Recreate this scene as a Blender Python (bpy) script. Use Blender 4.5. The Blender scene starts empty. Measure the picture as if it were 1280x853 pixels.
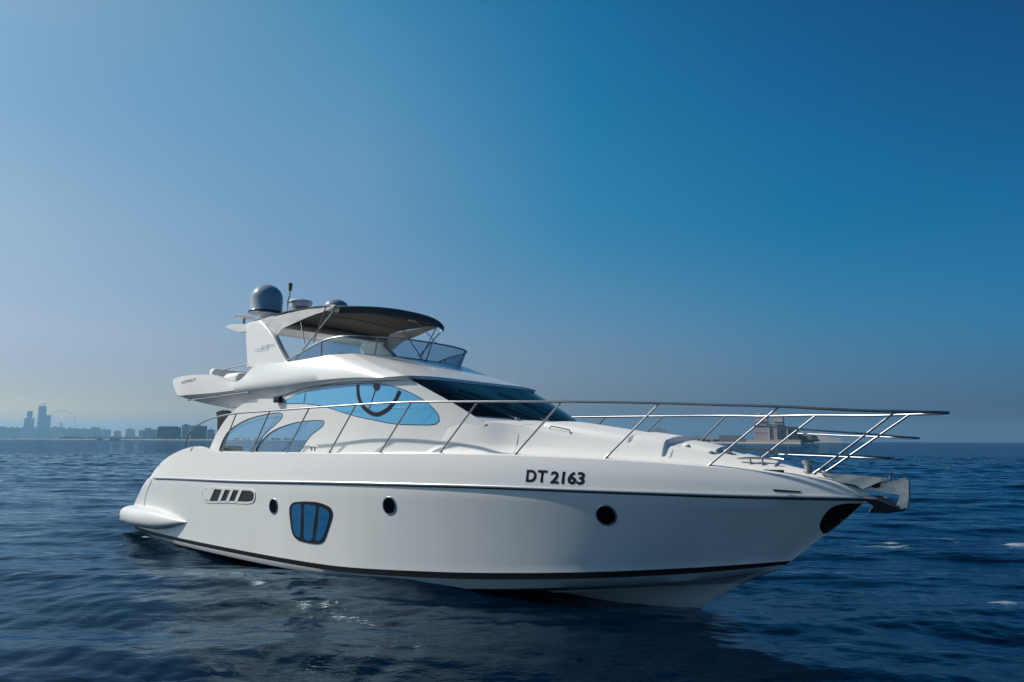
import bpy, bmesh, math, random
import numpy as np
from mathutils import Vector, Matrix
from mathutils.bvhtree import BVHTree
from mathutils.geometry import tessellate_polygon

random.seed(7)
rng = np.random.RandomState(11)
S = bpy.context.scene
COL = S.collection
R = math.radians

# ------------------------------------------------------------------ camera
CAM_H = 2.41
cam = bpy.data.cameras.new('camera')
cam.lens = 36.0 * 920.0 / 1280.0
cam.sensor_width = 36.0
cam.clip_start = 0.1
cam.clip_end = 60000.0
cam_ob = bpy.data.objects.new('camera', cam)
COL.objects.link(cam_ob)
PITCH, ROLL = R(7.6915), R(0.2014)
cam_ob.matrix_world = (Matrix.Translation((0, 0, CAM_H)) @ Matrix.Rotation(R(90) + PITCH, 4, 'X')
                       @ Matrix.Rotation(ROLL, 4, 'Z'))
S.camera = cam_ob

# ------------------------------------------------------------------ sun + sky
SUN_EL = R(40.0)
SUN_DIR = Vector((-0.976, 0.195, 0)).normalized()          # horizontal direction towards the sun
sun_vec = Vector((SUN_DIR.x * math.cos(SUN_EL), SUN_DIR.y * math.cos(SUN_EL), math.sin(SUN_EL)))
sun = bpy.data.lights.new('sun', 'SUN')
sun.energy = 4.4
sun.angle = R(0.9)
sun.color = (1.0, 0.93, 0.845)
sun_ob = bpy.data.objects.new('sun', sun)
COL.objects.link(sun_ob)
sun_ob.rotation_euler = sun_vec.to_track_quat('Z', 'Y').to_euler()

W = bpy.data.worlds.new('World')
S.world = W
W.use_nodes = True
nt = W.node_tree
nt.nodes.clear()
out = nt.nodes.new('ShaderNodeOutputWorld')
bg = nt.nodes.new('ShaderNodeBackground')
sky = nt.nodes.new('ShaderNodeTexSky')
sky.sky_type = 'NISHITA'
sky.sun_disc = False
sky.sun_elevation = SUN_EL
sky.sun_rotation = math.atan2(SUN_DIR.x, SUN_DIR.y)
sky.altitude = 0
sky.air_density = 1.0
sky.dust_density = 2.0
sky.ozone_density = 3.0
bg.inputs['Strength'].default_value = 0.10

# tint of the dusty sky: by elevation (sine) at five bearings, from away to towards the sun
SKY_AZ = [-.5, -.2, .1, .4, .7]
SKY_EL = [0.0, 3, 8, 15, 23, 32, 42, 65]
SKY_TINT = [
    [(0.041, 0.094, 0.239), (0.086, 0.277, 0.559), (0.036, 0.469, 0.767), (0.002, 0.486, 0.780), (0.001, 0.377, 0.673), (0.001, 0.289, 0.568), (0.001, 0.243, 0.546), (0.035, 0.170, 0.280)],
    [(0.145, 0.215, 0.362), (0.281, 0.439, 0.711), (0.182, 0.604, 0.840), (0.018, 0.652, 0.895), (0.004, 0.618, 0.922), (0.002, 0.493, 0.833), (0.001, 0.388, 0.704), (0.035, 0.170, 0.280)],
    [(0.488, 0.482, 0.521), (0.599, 0.620, 0.765), (0.506, 0.733, 0.893), (0.193, 0.809, 0.975), (0.072, 0.837, 1.032), (0.024, 0.752, 1.008), (0.011, 0.596, 0.865), (0.035, 0.170, 0.280)],
    [(1.390, 1.031, 0.689), (0.935, 0.836, 0.828), (0.750, 0.818, 0.915), (0.656, 0.919, 0.978), (0.575, 1.029, 1.070), (0.278, 0.980, 1.063), (0.099, 0.862, 0.990), (0.035, 0.170, 0.280)],
    [(2.690, 2.103, 0.876), (1.085, 0.977, 0.926), (0.837, 0.832, 0.890), (0.781, 0.905, 0.891), (0.595, 0.886, 0.932), (0.739, 0.964, 0.942), (0.739, 0.964, 0.942), (0.035, 0.170, 0.280)]]
TINT_MAX = 2.7
gen = nt.nodes.new('ShaderNodeTexCoord')
sep = nt.nodes.new('ShaderNodeSeparateXYZ')
nt.links.new(gen.outputs['Generated'], sep.inputs[0])
ramps = []
for col_ in SKY_TINT:
    rp = nt.nodes.new('ShaderNodeValToRGB')
    rp.color_ramp.interpolation = 'CARDINAL'
    el_ = rp.color_ramp.elements
    for k_, (e_, c_) in enumerate(zip(SKY_EL, col_)):
        p_ = math.sin(R(e_))
        if k_ < 2:
            e2 = el_[k_]
            e2.position = p_
        else:
            e2 = el_.new(p_)
        e2.color = (*[v / TINT_MAX for v in c_], 1)
    nt.links.new(sep.outputs[2], rp.inputs[0])
    ramps.append(rp)
flat = nt.nodes.new('ShaderNodeVectorMath')
flat.operation = 'MULTIPLY'
flat.inputs[1].default_value = (1, 1, 0)
nt.links.new(gen.outputs['Generated'], flat.inputs[0])
nrm = nt.nodes.new('ShaderNodeVectorMath')
nrm.operation = 'NORMALIZE'
nt.links.new(flat.outputs[0], nrm.inputs[0])
dot = nt.nodes.new('ShaderNodeVectorMath')
dot.operation = 'DOT_PRODUCT'
dot.inputs[1].default_value = SUN_DIR
nt.links.new(nrm.outputs[0], dot.inputs[0])


def bearing(lo, hi):
    r_ = nt.nodes.new('ShaderNodeMapRange')
    r_.inputs[1].default_value = lo
    r_.inputs[2].default_value = hi
    nt.links.new(dot.outputs['Value'], r_.inputs[0])
    return r_.outputs[0]


def mix_rgb(kind, fac, a_, b_):
    m_ = nt.nodes.new('ShaderNodeMix')
    m_.data_type = 'RGBA'
    m_.blend_type = kind
    m_.clamp_result = False
    for sock, v_ in ((m_.inputs[0], fac), (m_.inputs[6], a_), (m_.inputs[7], b_)):
        if isinstance(v_, bpy.types.NodeSocket):
            nt.links.new(v_, sock)
        else:
            sock.default_value = v_
    return m_.outputs[2]


t2 = ramps[0].outputs[0]
for k_ in range(1, len(ramps)):
    t2 = mix_rgb('MIX', bearing(SKY_AZ[k_ - 1], SKY_AZ[k_]), t2, ramps[k_].outputs[0])
t3 = mix_rgb('MULTIPLY', 1.0, t2, (TINT_MAX, TINT_MAX, TINT_MAX, 1))
nt.links.new(mix_rgb('MULTIPLY', 1.0, sky.outputs[0], t3), bg.inputs['Color'])
nt.links.new(bg.outputs[0], out.inputs['Surface'])

S.view_settings.view_transform = 'Standard'
S.view_settings.look = 'None'
S.view_settings.exposure = 0.0
S.view_settings.gamma = 1.0
S.cycles.use_denoising = True
S.cycles.max_bounces = 8
S.cycles.volume_bounces = 0
S.cycles.transparent_max_bounces = 12
S.cycles.caustics_reflective = False
S.cycles.caustics_refractive = False


HAZE_DENSITY = 1.4e-4


# ------------------------------------------------------------------ materials
def mat(name, col, rough=0.5, metal=0.0, spec=0.5, coat=0.0, bump=None, vary=None, ior=None):
    m = bpy.data.materials.new(name)
    m.use_nodes = True
    n = m.node_tree
    b = n.nodes['Principled BSDF']
    b.inputs['Base Color'].default_value = (*col, 1)
    b.inputs['Roughness'].default_value = rough
    b.inputs['Metallic'].default_value = metal
    b.inputs['Specular IOR Level'].default_value = spec
    b.inputs['Coat Weight'].default_value = coat
    if ior:
        b.inputs['IOR'].default_value = ior
    tc = n.nodes.new('ShaderNodeTexCoord')
    if vary:                                     # (scale, amount): soft mottling / grime
        nz = n.nodes.new('ShaderNodeTexNoise')
        nz.inputs['Scale'].default_value = vary[0]
        nz.inputs['Detail'].default_value = 5
        n.links.new(tc.outputs['Object'], nz.inputs['Vector'])
        mx = n.nodes.new('ShaderNodeMix')
        mx.data_type = 'RGBA'
        mx.inputs[6].default_value = (*[c * (1 - vary[1]) for c in col], 1)
        mx.inputs[7].default_value = (*[min(1, c * (1 + vary[1] * .4)) for c in col], 1)
        n.links.new(nz.outputs[0], mx.inputs[0])
        n.links.new(mx.outputs[2], b.inputs['Base Color'])
        mr = n.nodes.new('ShaderNodeMapRange')
        mr.inputs[3].default_value = max(0.0, rough - .06)
        mr.inputs[4].default_value = rough + .08
        n.links.new(nz.outputs[0], mr.inputs[0])
        n.links.new(mr.outputs[0], b.inputs['Roughness'])
    if bump:
        nz = n.nodes.new('ShaderNodeTexNoise')
        nz.inputs['Scale'].default_value = bump[0]
        nz.inputs['Detail'].default_value = 3
        n.links.new(tc.outputs['Object'], nz.inputs['Vector'])
        bp = n.nodes.new('ShaderNodeBump')
        bp.inputs['Strength'].default_value = bump[1]
        bp.inputs['Distance'].default_value = bump[2]
        n.links.new(nz.outputs[0], bp.inputs['Height'])
        n.links.new(bp.outputs[0], b.inputs['Normal'])
    return m


M = {}
M['gelcoat'] = mat('gelcoat', (.80, .79, .765), .22, coat=.3, vary=(1.3, .05), bump=(.9, .06, .03))
_g = M['gelcoat'].node_tree
_mp = _g.nodes.new('ShaderNodeMapping')
_mp.inputs['Scale'].default_value = (2.2, 2.2, .22)
_tc = _g.nodes.new('ShaderNodeTexCoord')
_g.links.new(_tc.outputs['Object'], _mp.inputs['Vector'])
for _n in [q for q in _g.nodes if q.type == 'TEX_NOISE' and abs(q.inputs['Scale'].default_value - 1.3) < .01]:
    _g.links.new(_mp.outputs[0], _n.inputs['Vector'])
M['deck'] = mat('deck gelcoat', (.78, .77, .745), .42, vary=(2.5, .04))
M['boot'] = mat('boot stripe', (.004, .005, .007), .4, spec=.2)
M['antifoul'] = mat('antifouling', (.45, .47, .50), .45, vary=(3, .12))
M['steel'] = mat('polished steel', (.29, .31, .34), .33, metal=1, vary=(7, .1))
M['dull_steel'] = mat('worn steel', (.42, .42, .41), .38, metal=1, vary=(18, .25))
M['black'] = mat('black trim', (.008, .008, .010), .45, spec=.2)
M['rubber'] = mat('rubber', (.014, .014, .016), .6, spec=.2)
M['side_glass'] = mat('tinted glass painted sky blue', (.10, .44, .74), .06, spec=.5, coat=.4)  # glass tint plus the sky seen in the panes, put into the base colour
M['dark_glass'] = mat('dark windshield glass', (.002, .005, .008), .06, spec=.025)
M['hull_glass'] = mat('hull window glass', (.006, .11, .27), .04, spec=.5, bump=(7, .25, .02))  # blue of the mirrored sea and sky is painted into the base colour
M['canvas'] = mat('grey canvas', (.088, .084, .078), .85, vary=(9, .1), bump=(5, .2, .02))
M['white_canvas'] = mat('white canvas', (.72, .71, .69), .8, bump=(4, .5, .05))
M['dome'] = mat('radome plastic', (.30, .36, .42), .22, coat=.4)
M['plastic'] = mat('white plastic', (.74, .74, .72), .4)
M['brown'] = mat('brown upholstery', (.10, .085, .07), .7)
M['cushion'] = mat('white cushion', (.76, .755, .74), .65, bump=(30, .15, .004))
M['letter'] = mat('black lettering', (.006, .007, .012), .5, spec=.2)
M['navy_letter'] = mat('blue grey lettering', (.40, .45, .55), .4)
M['plate'] = mat('number decal', (.785, .78, .77), .24, coat=.3)


def glass_mat(name, tint, rough=.02, fac=.12):
    m = bpy.data.materials.new(name)
    m.use_nodes = True
    n = m.node_tree
    n.nodes.clear()
    o = n.nodes.new('ShaderNodeOutputMaterial')
    t = n.nodes.new('ShaderNodeBsdfTransparent')
    t.inputs[0].default_value = (*tint, 1)
    g = n.nodes.new('ShaderNodeBsdfGlossy')
    g.inputs['Roughness'].default_value = rough
    lw = n.nodes.new('ShaderNodeLayerWeight')
    pw = n.nodes.new('ShaderNodeMath')
    pw.operation = 'POWER'
    pw.inputs[1].default_value = 4.0
    n.links.new(lw.outputs['Facing'], pw.inputs[0])
    f = n.nodes.new('ShaderNodeMapRange')
    f.inputs[3].default_value = .04
    f.inputs[4].default_value = .7
    n.links.new(pw.outputs[0], f.inputs[0])
    x = n.nodes.new('ShaderNodeMixShader')
    n.links.new(f.outputs['Result'], x.inputs[0])
    n.links.new(t.outputs[0], x.inputs[1])
    n.links.new(g.outputs[0], x.inputs[2])
    n.links.new(x.outputs[0], o.inputs[0])
    return m


M['wing_glass'] = glass_mat('clear blue glass', (.78, .92, 1.0))
M['screen_glass'] = glass_mat('smoked flybridge glass', (.40, .56, .68))


# ------------------------------------------------------------------ object helpers
def link(o, parent=None):
    COL.objects.link(o)
    if parent:
        o.parent = parent
    return o


def finish(bm, angle=38):
    bm.normal_update()
    ca = R(angle)
    for f in bm.faces:
        f.smooth = True
    for e in bm.edges:
        if len(e.link_faces) == 2:
            try:
                if e.calc_face_angle() > ca:
                    e.smooth = False
            except ValueError:
                pass


def obj(name, bm, m, parent=None, angle=38, loc=None):
    finish(bm, angle)
    me = bpy.data.meshes.new(name)
    bm.to_mesh(me)
    bm.free()
    for mm in (m if isinstance(m, (list, tuple)) else [m]):
        me.materials.append(mm)
    o = bpy.data.objects.new(name, me)
    if loc:
        o.location = loc
    return link(o, parent)


def thing(name, label, cat, loc=(0, 0, 0), group=None):
    o = bpy.data.objects.new(name, None)
    o.empty_display_size = .2
    o.location = loc
    tag(o, label, cat, group)
    return link(o)


def tag(o, label, cat, group=None, kind=None):
    if label:
        o['label'] = label
    if cat:
        o['category'] = cat
    if group:
        o['group'] = group
    if kind:
        o['kind'] = kind
    return o


# ------------------------------------------------------------------ curve helpers
def catmull(P, n, closed=False):
    """n points, evenly spaced by chord length, on a Catmull-Rom curve through P"""
    P = np.asarray(P, float)
    if closed:
        Q = np.vstack([P[-1], P, P[0], P[1]])
    else:
        Q = np.vstack([2 * P[0] - P[1], P, 2 * P[-1] - P[-2]])
    dense = []
    for i in range(1, len(Q) - 2):
        p0, p1, p2, p3 = Q[i - 1], Q[i], Q[i + 1], Q[i + 2]
        d1 = max(np.linalg.norm(p1 - p0), 1e-6) ** .5
        d2 = max(np.linalg.norm(p2 - p1), 1e-6) ** .5
        d3 = max(np.linalg.norm(p3 - p2), 1e-6) ** .5
        m1 = d2 * ((p1 - p0) / d1 - (p2 - p0) / (d1 + d2)) + (p2 - p1)
        m2 = d2 * ((p3 - p2) / d3 - (p3 - p1) / (d2 + d3)) + (p2 - p1)
        t = np.linspace(0, 1, 25)[:-1, None]
        dense.append((2 * p1 - 2 * p2 + m1 + m2) * t ** 3 + (-3 * p1 + 3 * p2 - 2 * m1 - m2) * t ** 2 + m1 * t + p1)
    D = np.vstack(dense + [Q[-2][None]])
    s = np.concatenate([[0], np.cumsum(np.linalg.norm(np.diff(D, axis=0), axis=1))])
    u = np.linspace(0, s[-1], n + 1)[:-1] if closed else np.linspace(0, s[-1], n)
    return np.stack([np.interp(u, s, D[:, k]) for k in range(P.shape[1])], 1)


def fn(pts):
    """smooth function through (x, value) points"""
    P = np.asarray(sorted(pts), float)
    x, y = P[:, 0], P[:, 1]
    h = np.diff(x)
    d = np.diff(y) / h
    m = np.zeros_like(y)
    m[0], m[-1] = d[0], d[-1]
    for i in range(1, len(x) - 1):
        m[i] = 0 if d[i - 1] * d[i] <= 0 else 2 * d[i - 1] * d[i] / (d[i - 1] + d[i])

    def f(v):
        v = min(max(v, x[0]), x[-1])
        i = min(max(int(np.searchsorted(x, v)) - 1, 0), len(h) - 1)
        t = (v - x[i]) / h[i]
        return float((2 * t ** 3 - 3 * t ** 2 + 1) * y[i] + (t ** 3 - 2 * t ** 2 + t) * h[i] * m[i]
                     + (-2 * t ** 3 + 3 * t ** 2) * y[i + 1] + (t ** 3 - t ** 2) * h[i] * m[i + 1])
    return f


def grid(bm, rows, flip=False, matidx=None):
    """rows: list of equally long point lists -> quad sheet"""
    V = [[bm.verts.new(p) for p in r] for r in rows]
    for i in range(len(V) - 1):
        for j in range(len(V[0]) - 1):
            q = [V[i][j], V[i][j + 1], V[i + 1][j + 1], V[i + 1][j]]
            if flip:
                q.reverse()
            try:
                f = bm.faces.new(q)
                if matidx is not None:
                    f.material_index = matidx[i]
            except ValueError:
                pass
    return V


def tube(bm, path, r, n=8, cap=True):
    P = [Vector(p) for p in path]
    rad = r if isinstance(r, (list, tuple, np.ndarray)) else [r] * len(P)
    up = Vector((0, 0, 1))
    rings = []
    for i, p in enumerate(P):
        t = (P[min(i + 1, len(P) - 1)] - P[max(i - 1, 0)]).normalized()
        a = t.cross(up)
        if a.length < 1e-3:
            a = t.cross(Vector((0, 1, 0)))
        a.normalize()
        b = a.cross(t)
        rings.append([bm.verts.new(p + rad[i] * (math.cos(k * 2 * math.pi / n) * a + math.sin(k * 2 * math.pi / n) * b)) for k in range(n)])
    for i in range(len(rings) - 1):
        for k in range(n):
            bm.faces.new([rings[i][k], rings[i][(k + 1) % n], rings[i + 1][(k + 1) % n], rings[i + 1][k]])
    if cap:
        bm.faces.new(list(reversed(rings[0])))
        bm.faces.new(rings[-1])


def box(bm, x0, x1, y0, y1, z0, z1, bev=0.0, seg=2):
    g = bmesh.ops.create_cube(bm, size=1)
    vs = g['verts']
    for v in vs:
        v.co = Vector(((x0 + x1) / 2 + v.co.x * (x1 - x0), (y0 + y1) / 2 + v.co.y * (y1 - y0), (z0 + z1) / 2 + v.co.z * (z1 - z0)))
    if bev:
        es = list({e for v in vs for e in v.link_edges})
        bmesh.ops.bevel(bm, geom=es, offset=bev, segments=seg, profile=.5, affect='EDGES')


def lathe(bm, prof, c, n=32, axis='Z'):
    """prof: (radius, height)"""
    rings = []
    for r, hgt in prof:
        ring = []
        for k in range(n):
            a = 2 * math.pi * k / n
            q = (r * math.cos(a), r * math.sin(a), hgt)
            if axis == 'Y':
                q = (q[0], q[2], q[1])
            if axis == 'X':
                q = (q[2], q[0], q[1])
            ring.append(bm.verts.new(Vector(q) + Vector(c)))
        rings.append(ring)
    for i in range(len(rings) - 1):
        for k in range(n):
            bm.faces.new([rings[i][k], rings[i][(k + 1) % n], rings[i + 1][(k + 1) % n], rings[i + 1][k]])
    bm.faces.new(rings[0])
    bm.faces.new(rings[-1])
    bmesh.ops.recalc_face_normals(bm, faces=bm.faces)


def inside(c, poly):
    r = False
    for i in range(len(poly)):
        (x1, z1), (x2, z2) = poly[i - 1][:2], poly[i][:2]
        if (z1 > c.z) != (z2 > c.z) and c.x < (x2 - x1) * (c.z - z1) / (z2 - z1) + x1:
            r = not r
    return r


def slab(bm, outline, holes=(), surf=None, off=0.0, thick=0.02, cell=0.25, flat_y=None):
    """a plate with an (x, z) outline (and holes), laid on the surface y = surf(x, z) - off,
    `thick` deep into the boat; built on the starboard side"""
    b2 = bmesh.new()
    loops = [outline] + list(holes)
    es = []
    for lp in loops:
        vs = [b2.verts.new((p[0], 0, p[1])) for p in lp]
        for i in range(len(vs)):
            es.append(b2.edges.new((vs[i], vs[(i + 1) % len(vs)])))
    bmesh.ops.triangle_fill(b2, use_beauty=True, use_dissolve=False, edges=es, normal=(0, -1, 0))
    if holes:
        kill = [f for f in b2.faces if any(inside(f.calc_center_median(), h_) for h_ in holes)]
        bmesh.ops.delete(b2, geom=kill, context='FACES_ONLY')
    xs = [p[0] for p in outline]
    zs = [p[1] for p in outline]
    for a, lo, hi in ((0, min(xs), max(xs)), (2, min(zs), max(zs))):
        k = int((hi - lo) / cell)
        for i in range(1, k + 1):
            c = lo + (hi - lo) * i / (k + 1)
            co = [0, 0, 0]
            no = [0, 0, 0]
            co[a] = c
            no[a] = 1
            bmesh.ops.bisect_plane(b2, geom=b2.verts[:] + b2.edges[:] + b2.faces[:], plane_co=co, plane_no=no, dist=1e-5)
    bmesh.ops.recalc_face_normals(b2, faces=b2.faces)
    b2.normal_update()
    if sum(f.normal.y * f.calc_area() for f in b2.faces) > 0:
        bmesh.ops.reverse_faces(b2, faces=b2.faces[:])
    for v in b2.verts:
        y = flat_y if surf is None else surf(v.co.x, v.co.z)
        v.co.y = y - off
    # thickness: copy inward along +y
    bnd = [e for e in b2.edges if len(e.link_faces) == 1]
    vmap = {}
    fs = b2.faces[:]
    for v in list(b2.verts):
        vmap[v] = b2.verts.new((v.co.x, v.co.y + thick, v.co.z))
    for f in fs:
        b2.faces.new([vmap[v] for v in reversed(f.verts)])
    for e in bnd:
        a, b = e.verts
        lf = e.link_faces[0]
        # orientation along the original face
        lv = list(lf.verts)
        i = lv.index(a)
        if lv[(i + 1) % len(lv)] != b:
            a, b = b, a
        b2.faces.new([b, a, vmap[a], vmap[b]])
    me = bpy.data.meshes.new('tmp')
    b2.to_mesh(me)
    b2.free()
    bm.from_mesh(me)
    bpy.data.meshes.remove(me)


def mirror(bm):
    """add the port half (y -> -y)"""
    g = bmesh.ops.duplicate(bm, geom=bm.verts[:] + bm.edges[:] + bm.faces[:])
    vs = [e for e in g['geom'] if isinstance(e, bmesh.types.BMVert)]
    fs = [e for e in g['geom'] if isinstance(e, bmesh.types.BMFace)]
    for v in vs:
        v.co.y = -v.co.y
    bmesh.ops.reverse_faces(bm, faces=fs)
    bmesh.ops.remove_doubles(bm, verts=bm.verts[:], dist=1e-4)


def closed(pts, n=60):
    return [tuple(p) for p in catmull(pts, n, closed=True)]


def offset_loop(lp, d):
    """shrink (d>0) an (x, z) loop"""
    P = np.asarray(lp, float)
    a = sum(P[i - 1][0] * P[i][1] - P[i][0] * P[i - 1][1] for i in range(len(P)))
    t = np.roll(P, -1, 0) - np.roll(P, 1, 0)
    t /= np.linalg.norm(t, axis=1)[:, None] + 1e-9
    nrm = np.stack([-t[:, 1], t[:, 0]], 1) * (1 if a > 0 else -1)
    return [tuple(p) for p in P + nrm * d]


#@@SEA
# ------------------------------------------------------------------ the sea
def wave_field(n, lmin, lmax, steep, main, spread, seed):
    r = np.random.RandomState(seed)
    out = []
    for i in range(n):
        lam = math.exp(r.uniform(math.log(lmin), math.log(lmax)))
        a = main + r.normal(0, spread)
        out.append((lam, steep * lam / (2 * math.pi) * r.uniform(.5, 1.2), math.cos(a), math.sin(a), r.uniform(0, 6.283)))
    return out


WAVES = (wave_field(9, 7, 16, .016, R(262), R(16), 3) + wave_field(16, 2.4, 6, .024, R(258), R(17), 5)
         + wave_field(26, .8, 2.2, .016, R(252), R(28), 8) + wave_field(36, .28, .75, .019, R(240), R(60), 9))


def sea_height(x, y, cell):
    z = np.zeros_like(x)
    patch = .62 + .38 * np.sin(x * .11 + 1.3 * np.sin(y * .07)) * np.sin(y * .13 + .8 * np.sin(x * .05 + 1))
    for lam, amp, cx, cy, ph in WAVES:
        k = 2 * math.pi / lam
        att = np.clip((lam / np.maximum(cell, 1e-6) - 2.2) / 3.0, 0, 1)
        a = k * (x * cx + y * cy) + ph
        w = amp * (np.sin(a) + .22 * np.cos(2 * a)) * att
        if lam < 1.0:
            w = w * patch
        z += w
    return z


def make_sea():
    rr = np.concatenate([np.geomspace(5.5, 140, 620), np.geomspace(142, 14000, 110)])
    rr = np.concatenate([[.02, 1.5, 3.0, 4.5], rr])
    aa = np.concatenate([np.linspace(-180, -48, 50)[:-1], np.linspace(-48, 48, 660), np.linspace(48, 180, 50)[1:-1]])
    a = np.radians(aa)
    A, RR = np.meshgrid(a, rr)
    X, Y = RR * np.sin(A), RR * np.cos(A)
    dr = np.gradient(rr)[:, None] * np.ones_like(A)
    da = np.maximum(np.gradient(a)[None, :] * RR, 0)
    cell = np.maximum(dr * .8, da)
    Z = sea_height(X, Y, cell)
    co = np.stack([X, Y, Z], -1).reshape(-1, 3).astype(np.float32)
    nr, na = len(rr), len(aa)
    i = np.arange(nr - 1)[:, None] * na
    j = np.arange(na)[None, :]
    j2 = (j + 1) % na
    q = np.stack([i + j, i + na + j, i + na + j2, i + j2], -1).reshape(-1, 4)[:, ::-1].astype(np.int32)
    me = bpy.data.meshes.new('sea')
    me.vertices.add(len(co))
    me.vertices.foreach_set('co', co.ravel())
    me.loops.add(q.size)
    me.loops.foreach_set('vertex_index', q.ravel())
    me.polygons.add(len(q))
    me.polygons.foreach_set('loop_start', np.arange(0, q.size, 4, dtype=np.int32))
    me.polygons.foreach_set('loop_total', np.full(len(q), 4, np.int32))
    me.update(calc_edges=True)
    me.validate()
    me.polygons.foreach_set('use_smooth', np.ones(len(q), bool))
    return me


# place (x, y), half size (x, y) and thickness of each patch of foam
FOAM = [(8.75, 17.9, 1.35, 1.2, 1.18), (10.6, 18.4, .7, .8, 1.1), (12.2, 17.9, 1.1, .7, 1.15), (7.5, 11.4, 1.2, .30, 1.0), (-9.0, 18.9, .45, .35, 1.1), (-8.2, 18.55, .35, .2, 1.0)]


def sea_material():
    m = bpy.data.materials.new('sea water')
    m.use_nodes = True
    n = m.node_tree
    N, Lk = n.nodes.new, n.links.new
    n.nodes.remove(n.nodes['Principled BSDF'])
    deep = N('ShaderNodeBsdfDiffuse')
    deep.inputs['Color'].default_value = (.0002, .0046, .0145, 1)
    gloss = N('ShaderNodeBsdfGlossy')
    gloss.inputs['Color'].default_value = (.62, .84, 1.0, 1)
    gloss.inputs['Roughness'].default_value = .03
    fres = N('ShaderNodeFresnel')
    fres.inputs['IOR'].default_value = 1.20
    b = N('ShaderNodeMixShader')
    Lk(fres.outputs[0], b.inputs[0])
    Lk(deep.outputs[0], b.inputs[1])
    Lk(gloss.outputs[0], b.inputs[2])
    tc = N('ShaderNodeTexCoord')

    def noise(scale, sx, sy, rot, detail, rough=.55):
        mp = N('ShaderNodeMapping')
        mp.inputs['Rotation'].default_value = (0, 0, rot)
        mp.inputs['Scale'].default_value = (sx, sy, 1)
        Lk(tc.outputs['Object'], mp.inputs['Vector'])
        z = N('ShaderNodeTexNoise')
        z.inputs['Scale'].default_value = scale
        z.inputs['Detail'].default_value = detail
        z.inputs['Roughness'].default_value = rough
        z.inputs['Distortion'].default_value = .4
        Lk(mp.outputs[0], z.inputs['Vector'])
        return z.outputs[0]

    def math_(op, a, b2=None, c=None):
        x = N('ShaderNodeMath')
        x.operation = op
        for k, v in enumerate((a, b2, c)):
            if v is None:
                continue
            if isinstance(v, (int, float)):
                x.inputs[k].default_value = v
            else:
                Lk(v, x.inputs[k])
        return x.outputs[0]

    sepx = N('ShaderNodeSeparateXYZ')
    Lk(tc.outputs['Object'], sepx.inputs[0])
    fine = noise(7.5, .55, 1.0, .2, 4, .6)
    midn = noise(1.3, .45, 1.0, -.12, 4, .55)
    big = noise(.16, .4, 1.0, .1, 5, .62)
    # roughened and calm lanes of water
    lanes = noise(.055, .5, 1.6, .15, 3)
    lane = N('ShaderNodeMapRange')
    lane.inputs[1].default_value = .38
    lane.inputs[2].default_value = .62
    lane.inputs[3].default_value = .25
    lane.inputs[4].default_value = 1.0
    Lk(lanes, lane.inputs[0])
    hgt = math_('ADD', math_("MULTIPLY", math_("MULTIPLY", fine, lane.outputs[0]), .024),
                math_('ADD', math_('MULTIPLY', midn, .055), math_('MULTIPLY', big, .40)))
    bp = N('ShaderNodeBump')
    bp.inputs['Strength'].default_value = .75
    bp.inputs['Distance'].default_value = 1.0
    Lk(hgt, bp.inputs['Height'])
    # open water: unresolved chop as a spread of surface slopes, stronger away from the sheltered side of the yacht
    mp = N('ShaderNodeMapping')
    mp.inputs['Scale'].default_value = (.5, 1, 1)
    Lk(tc.outputs['Object'], mp.inputs['Vector'])
    chop = N('ShaderNodeTexNoise')
    chop.inputs['Scale'].default_value = 1.7
    chop.inputs['Detail'].default_value = 3
    Lk(mp.outputs[0], chop.inputs['Vector'])

    def vec(op, a, b2):
        x = N('ShaderNodeVectorMath')
        x.operation = op
        for k, v in enumerate((a, b2)):
            if isinstance(v, tuple):
                x.inputs[k].default_value = v
            else:
                Lk(v, x.inputs['Scale'] if (op == 'SCALE' and k == 1) else x.inputs[k])
        return x.outputs['Value'] if op == 'LENGTH' else x.outputs[0]

    flat_pos = vec('MULTIPLY', tc.outputs['Object'], (1.0, 1.0, 0.0))
    ln = N('ShaderNodeVectorMath')
    ln.operation = 'LENGTH'
    Lk(flat_pos, ln.inputs[0])
    amp = N('ShaderNodeMapRange')
    amp.inputs[1].default_value = 12
    amp.inputs[2].default_value = 130
    amp.inputs[3].default_value = .10
    amp.inputs[4].default_value = 1.5
    Lk(ln.outputs['Value'], amp.inputs[0])
    slope = vec('MULTIPLY', vec('SUBTRACT', chop.outputs[1], (.5, .5, .5)), (1.0, 1.0, 0.0))
    slope = vec('SCALE', slope, amp.outputs[0])
    nn = N('ShaderNodeVectorMath')
    nn.operation = 'NORMALIZE'
    Lk(vec('ADD', bp.outputs[0], slope), nn.inputs[0])
    for sock in (deep.inputs['Normal'], gloss.inputs['Normal'], fres.inputs['Normal']):
        Lk(nn.outputs[0], sock)
    # a few spent whitecaps, each at its own place on the water
    froth = noise(2.3, .30, 1.0, .1, 8, .72)
    lace = noise(9.0, .5, 1.0, .3, 3, .6)
    total = None
    for fx, fy, rx, ry, k in FOAM:
        dx = math_('DIVIDE', math_('SUBTRACT', sepx.outputs[0], fx), rx)
        dy = math_('DIVIDE', math_('SUBTRACT', sepx.outputs[1], fy), ry)
        q = math_('SUBTRACT', 1.0, math_('ADD', math_('MULTIPLY', dx, dx), math_('MULTIPLY', dy, dy)))
        q = math_('MULTIPLY', math_('MAXIMUM', q, 0.0), k)
        total = q if total is None else math_('MAXIMUM', total, q)
    fm = N('ShaderNodeMapRange')
    fm.inputs[1].default_value = .50
    fm.inputs[2].default_value = .62
    Lk(math_('ADD', math_('MULTIPLY', froth, math_('MINIMUM', total, 1.0)), math_('MULTIPLY', math_('SUBTRACT', lace, .5), .25)), fm.inputs[0])
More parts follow.
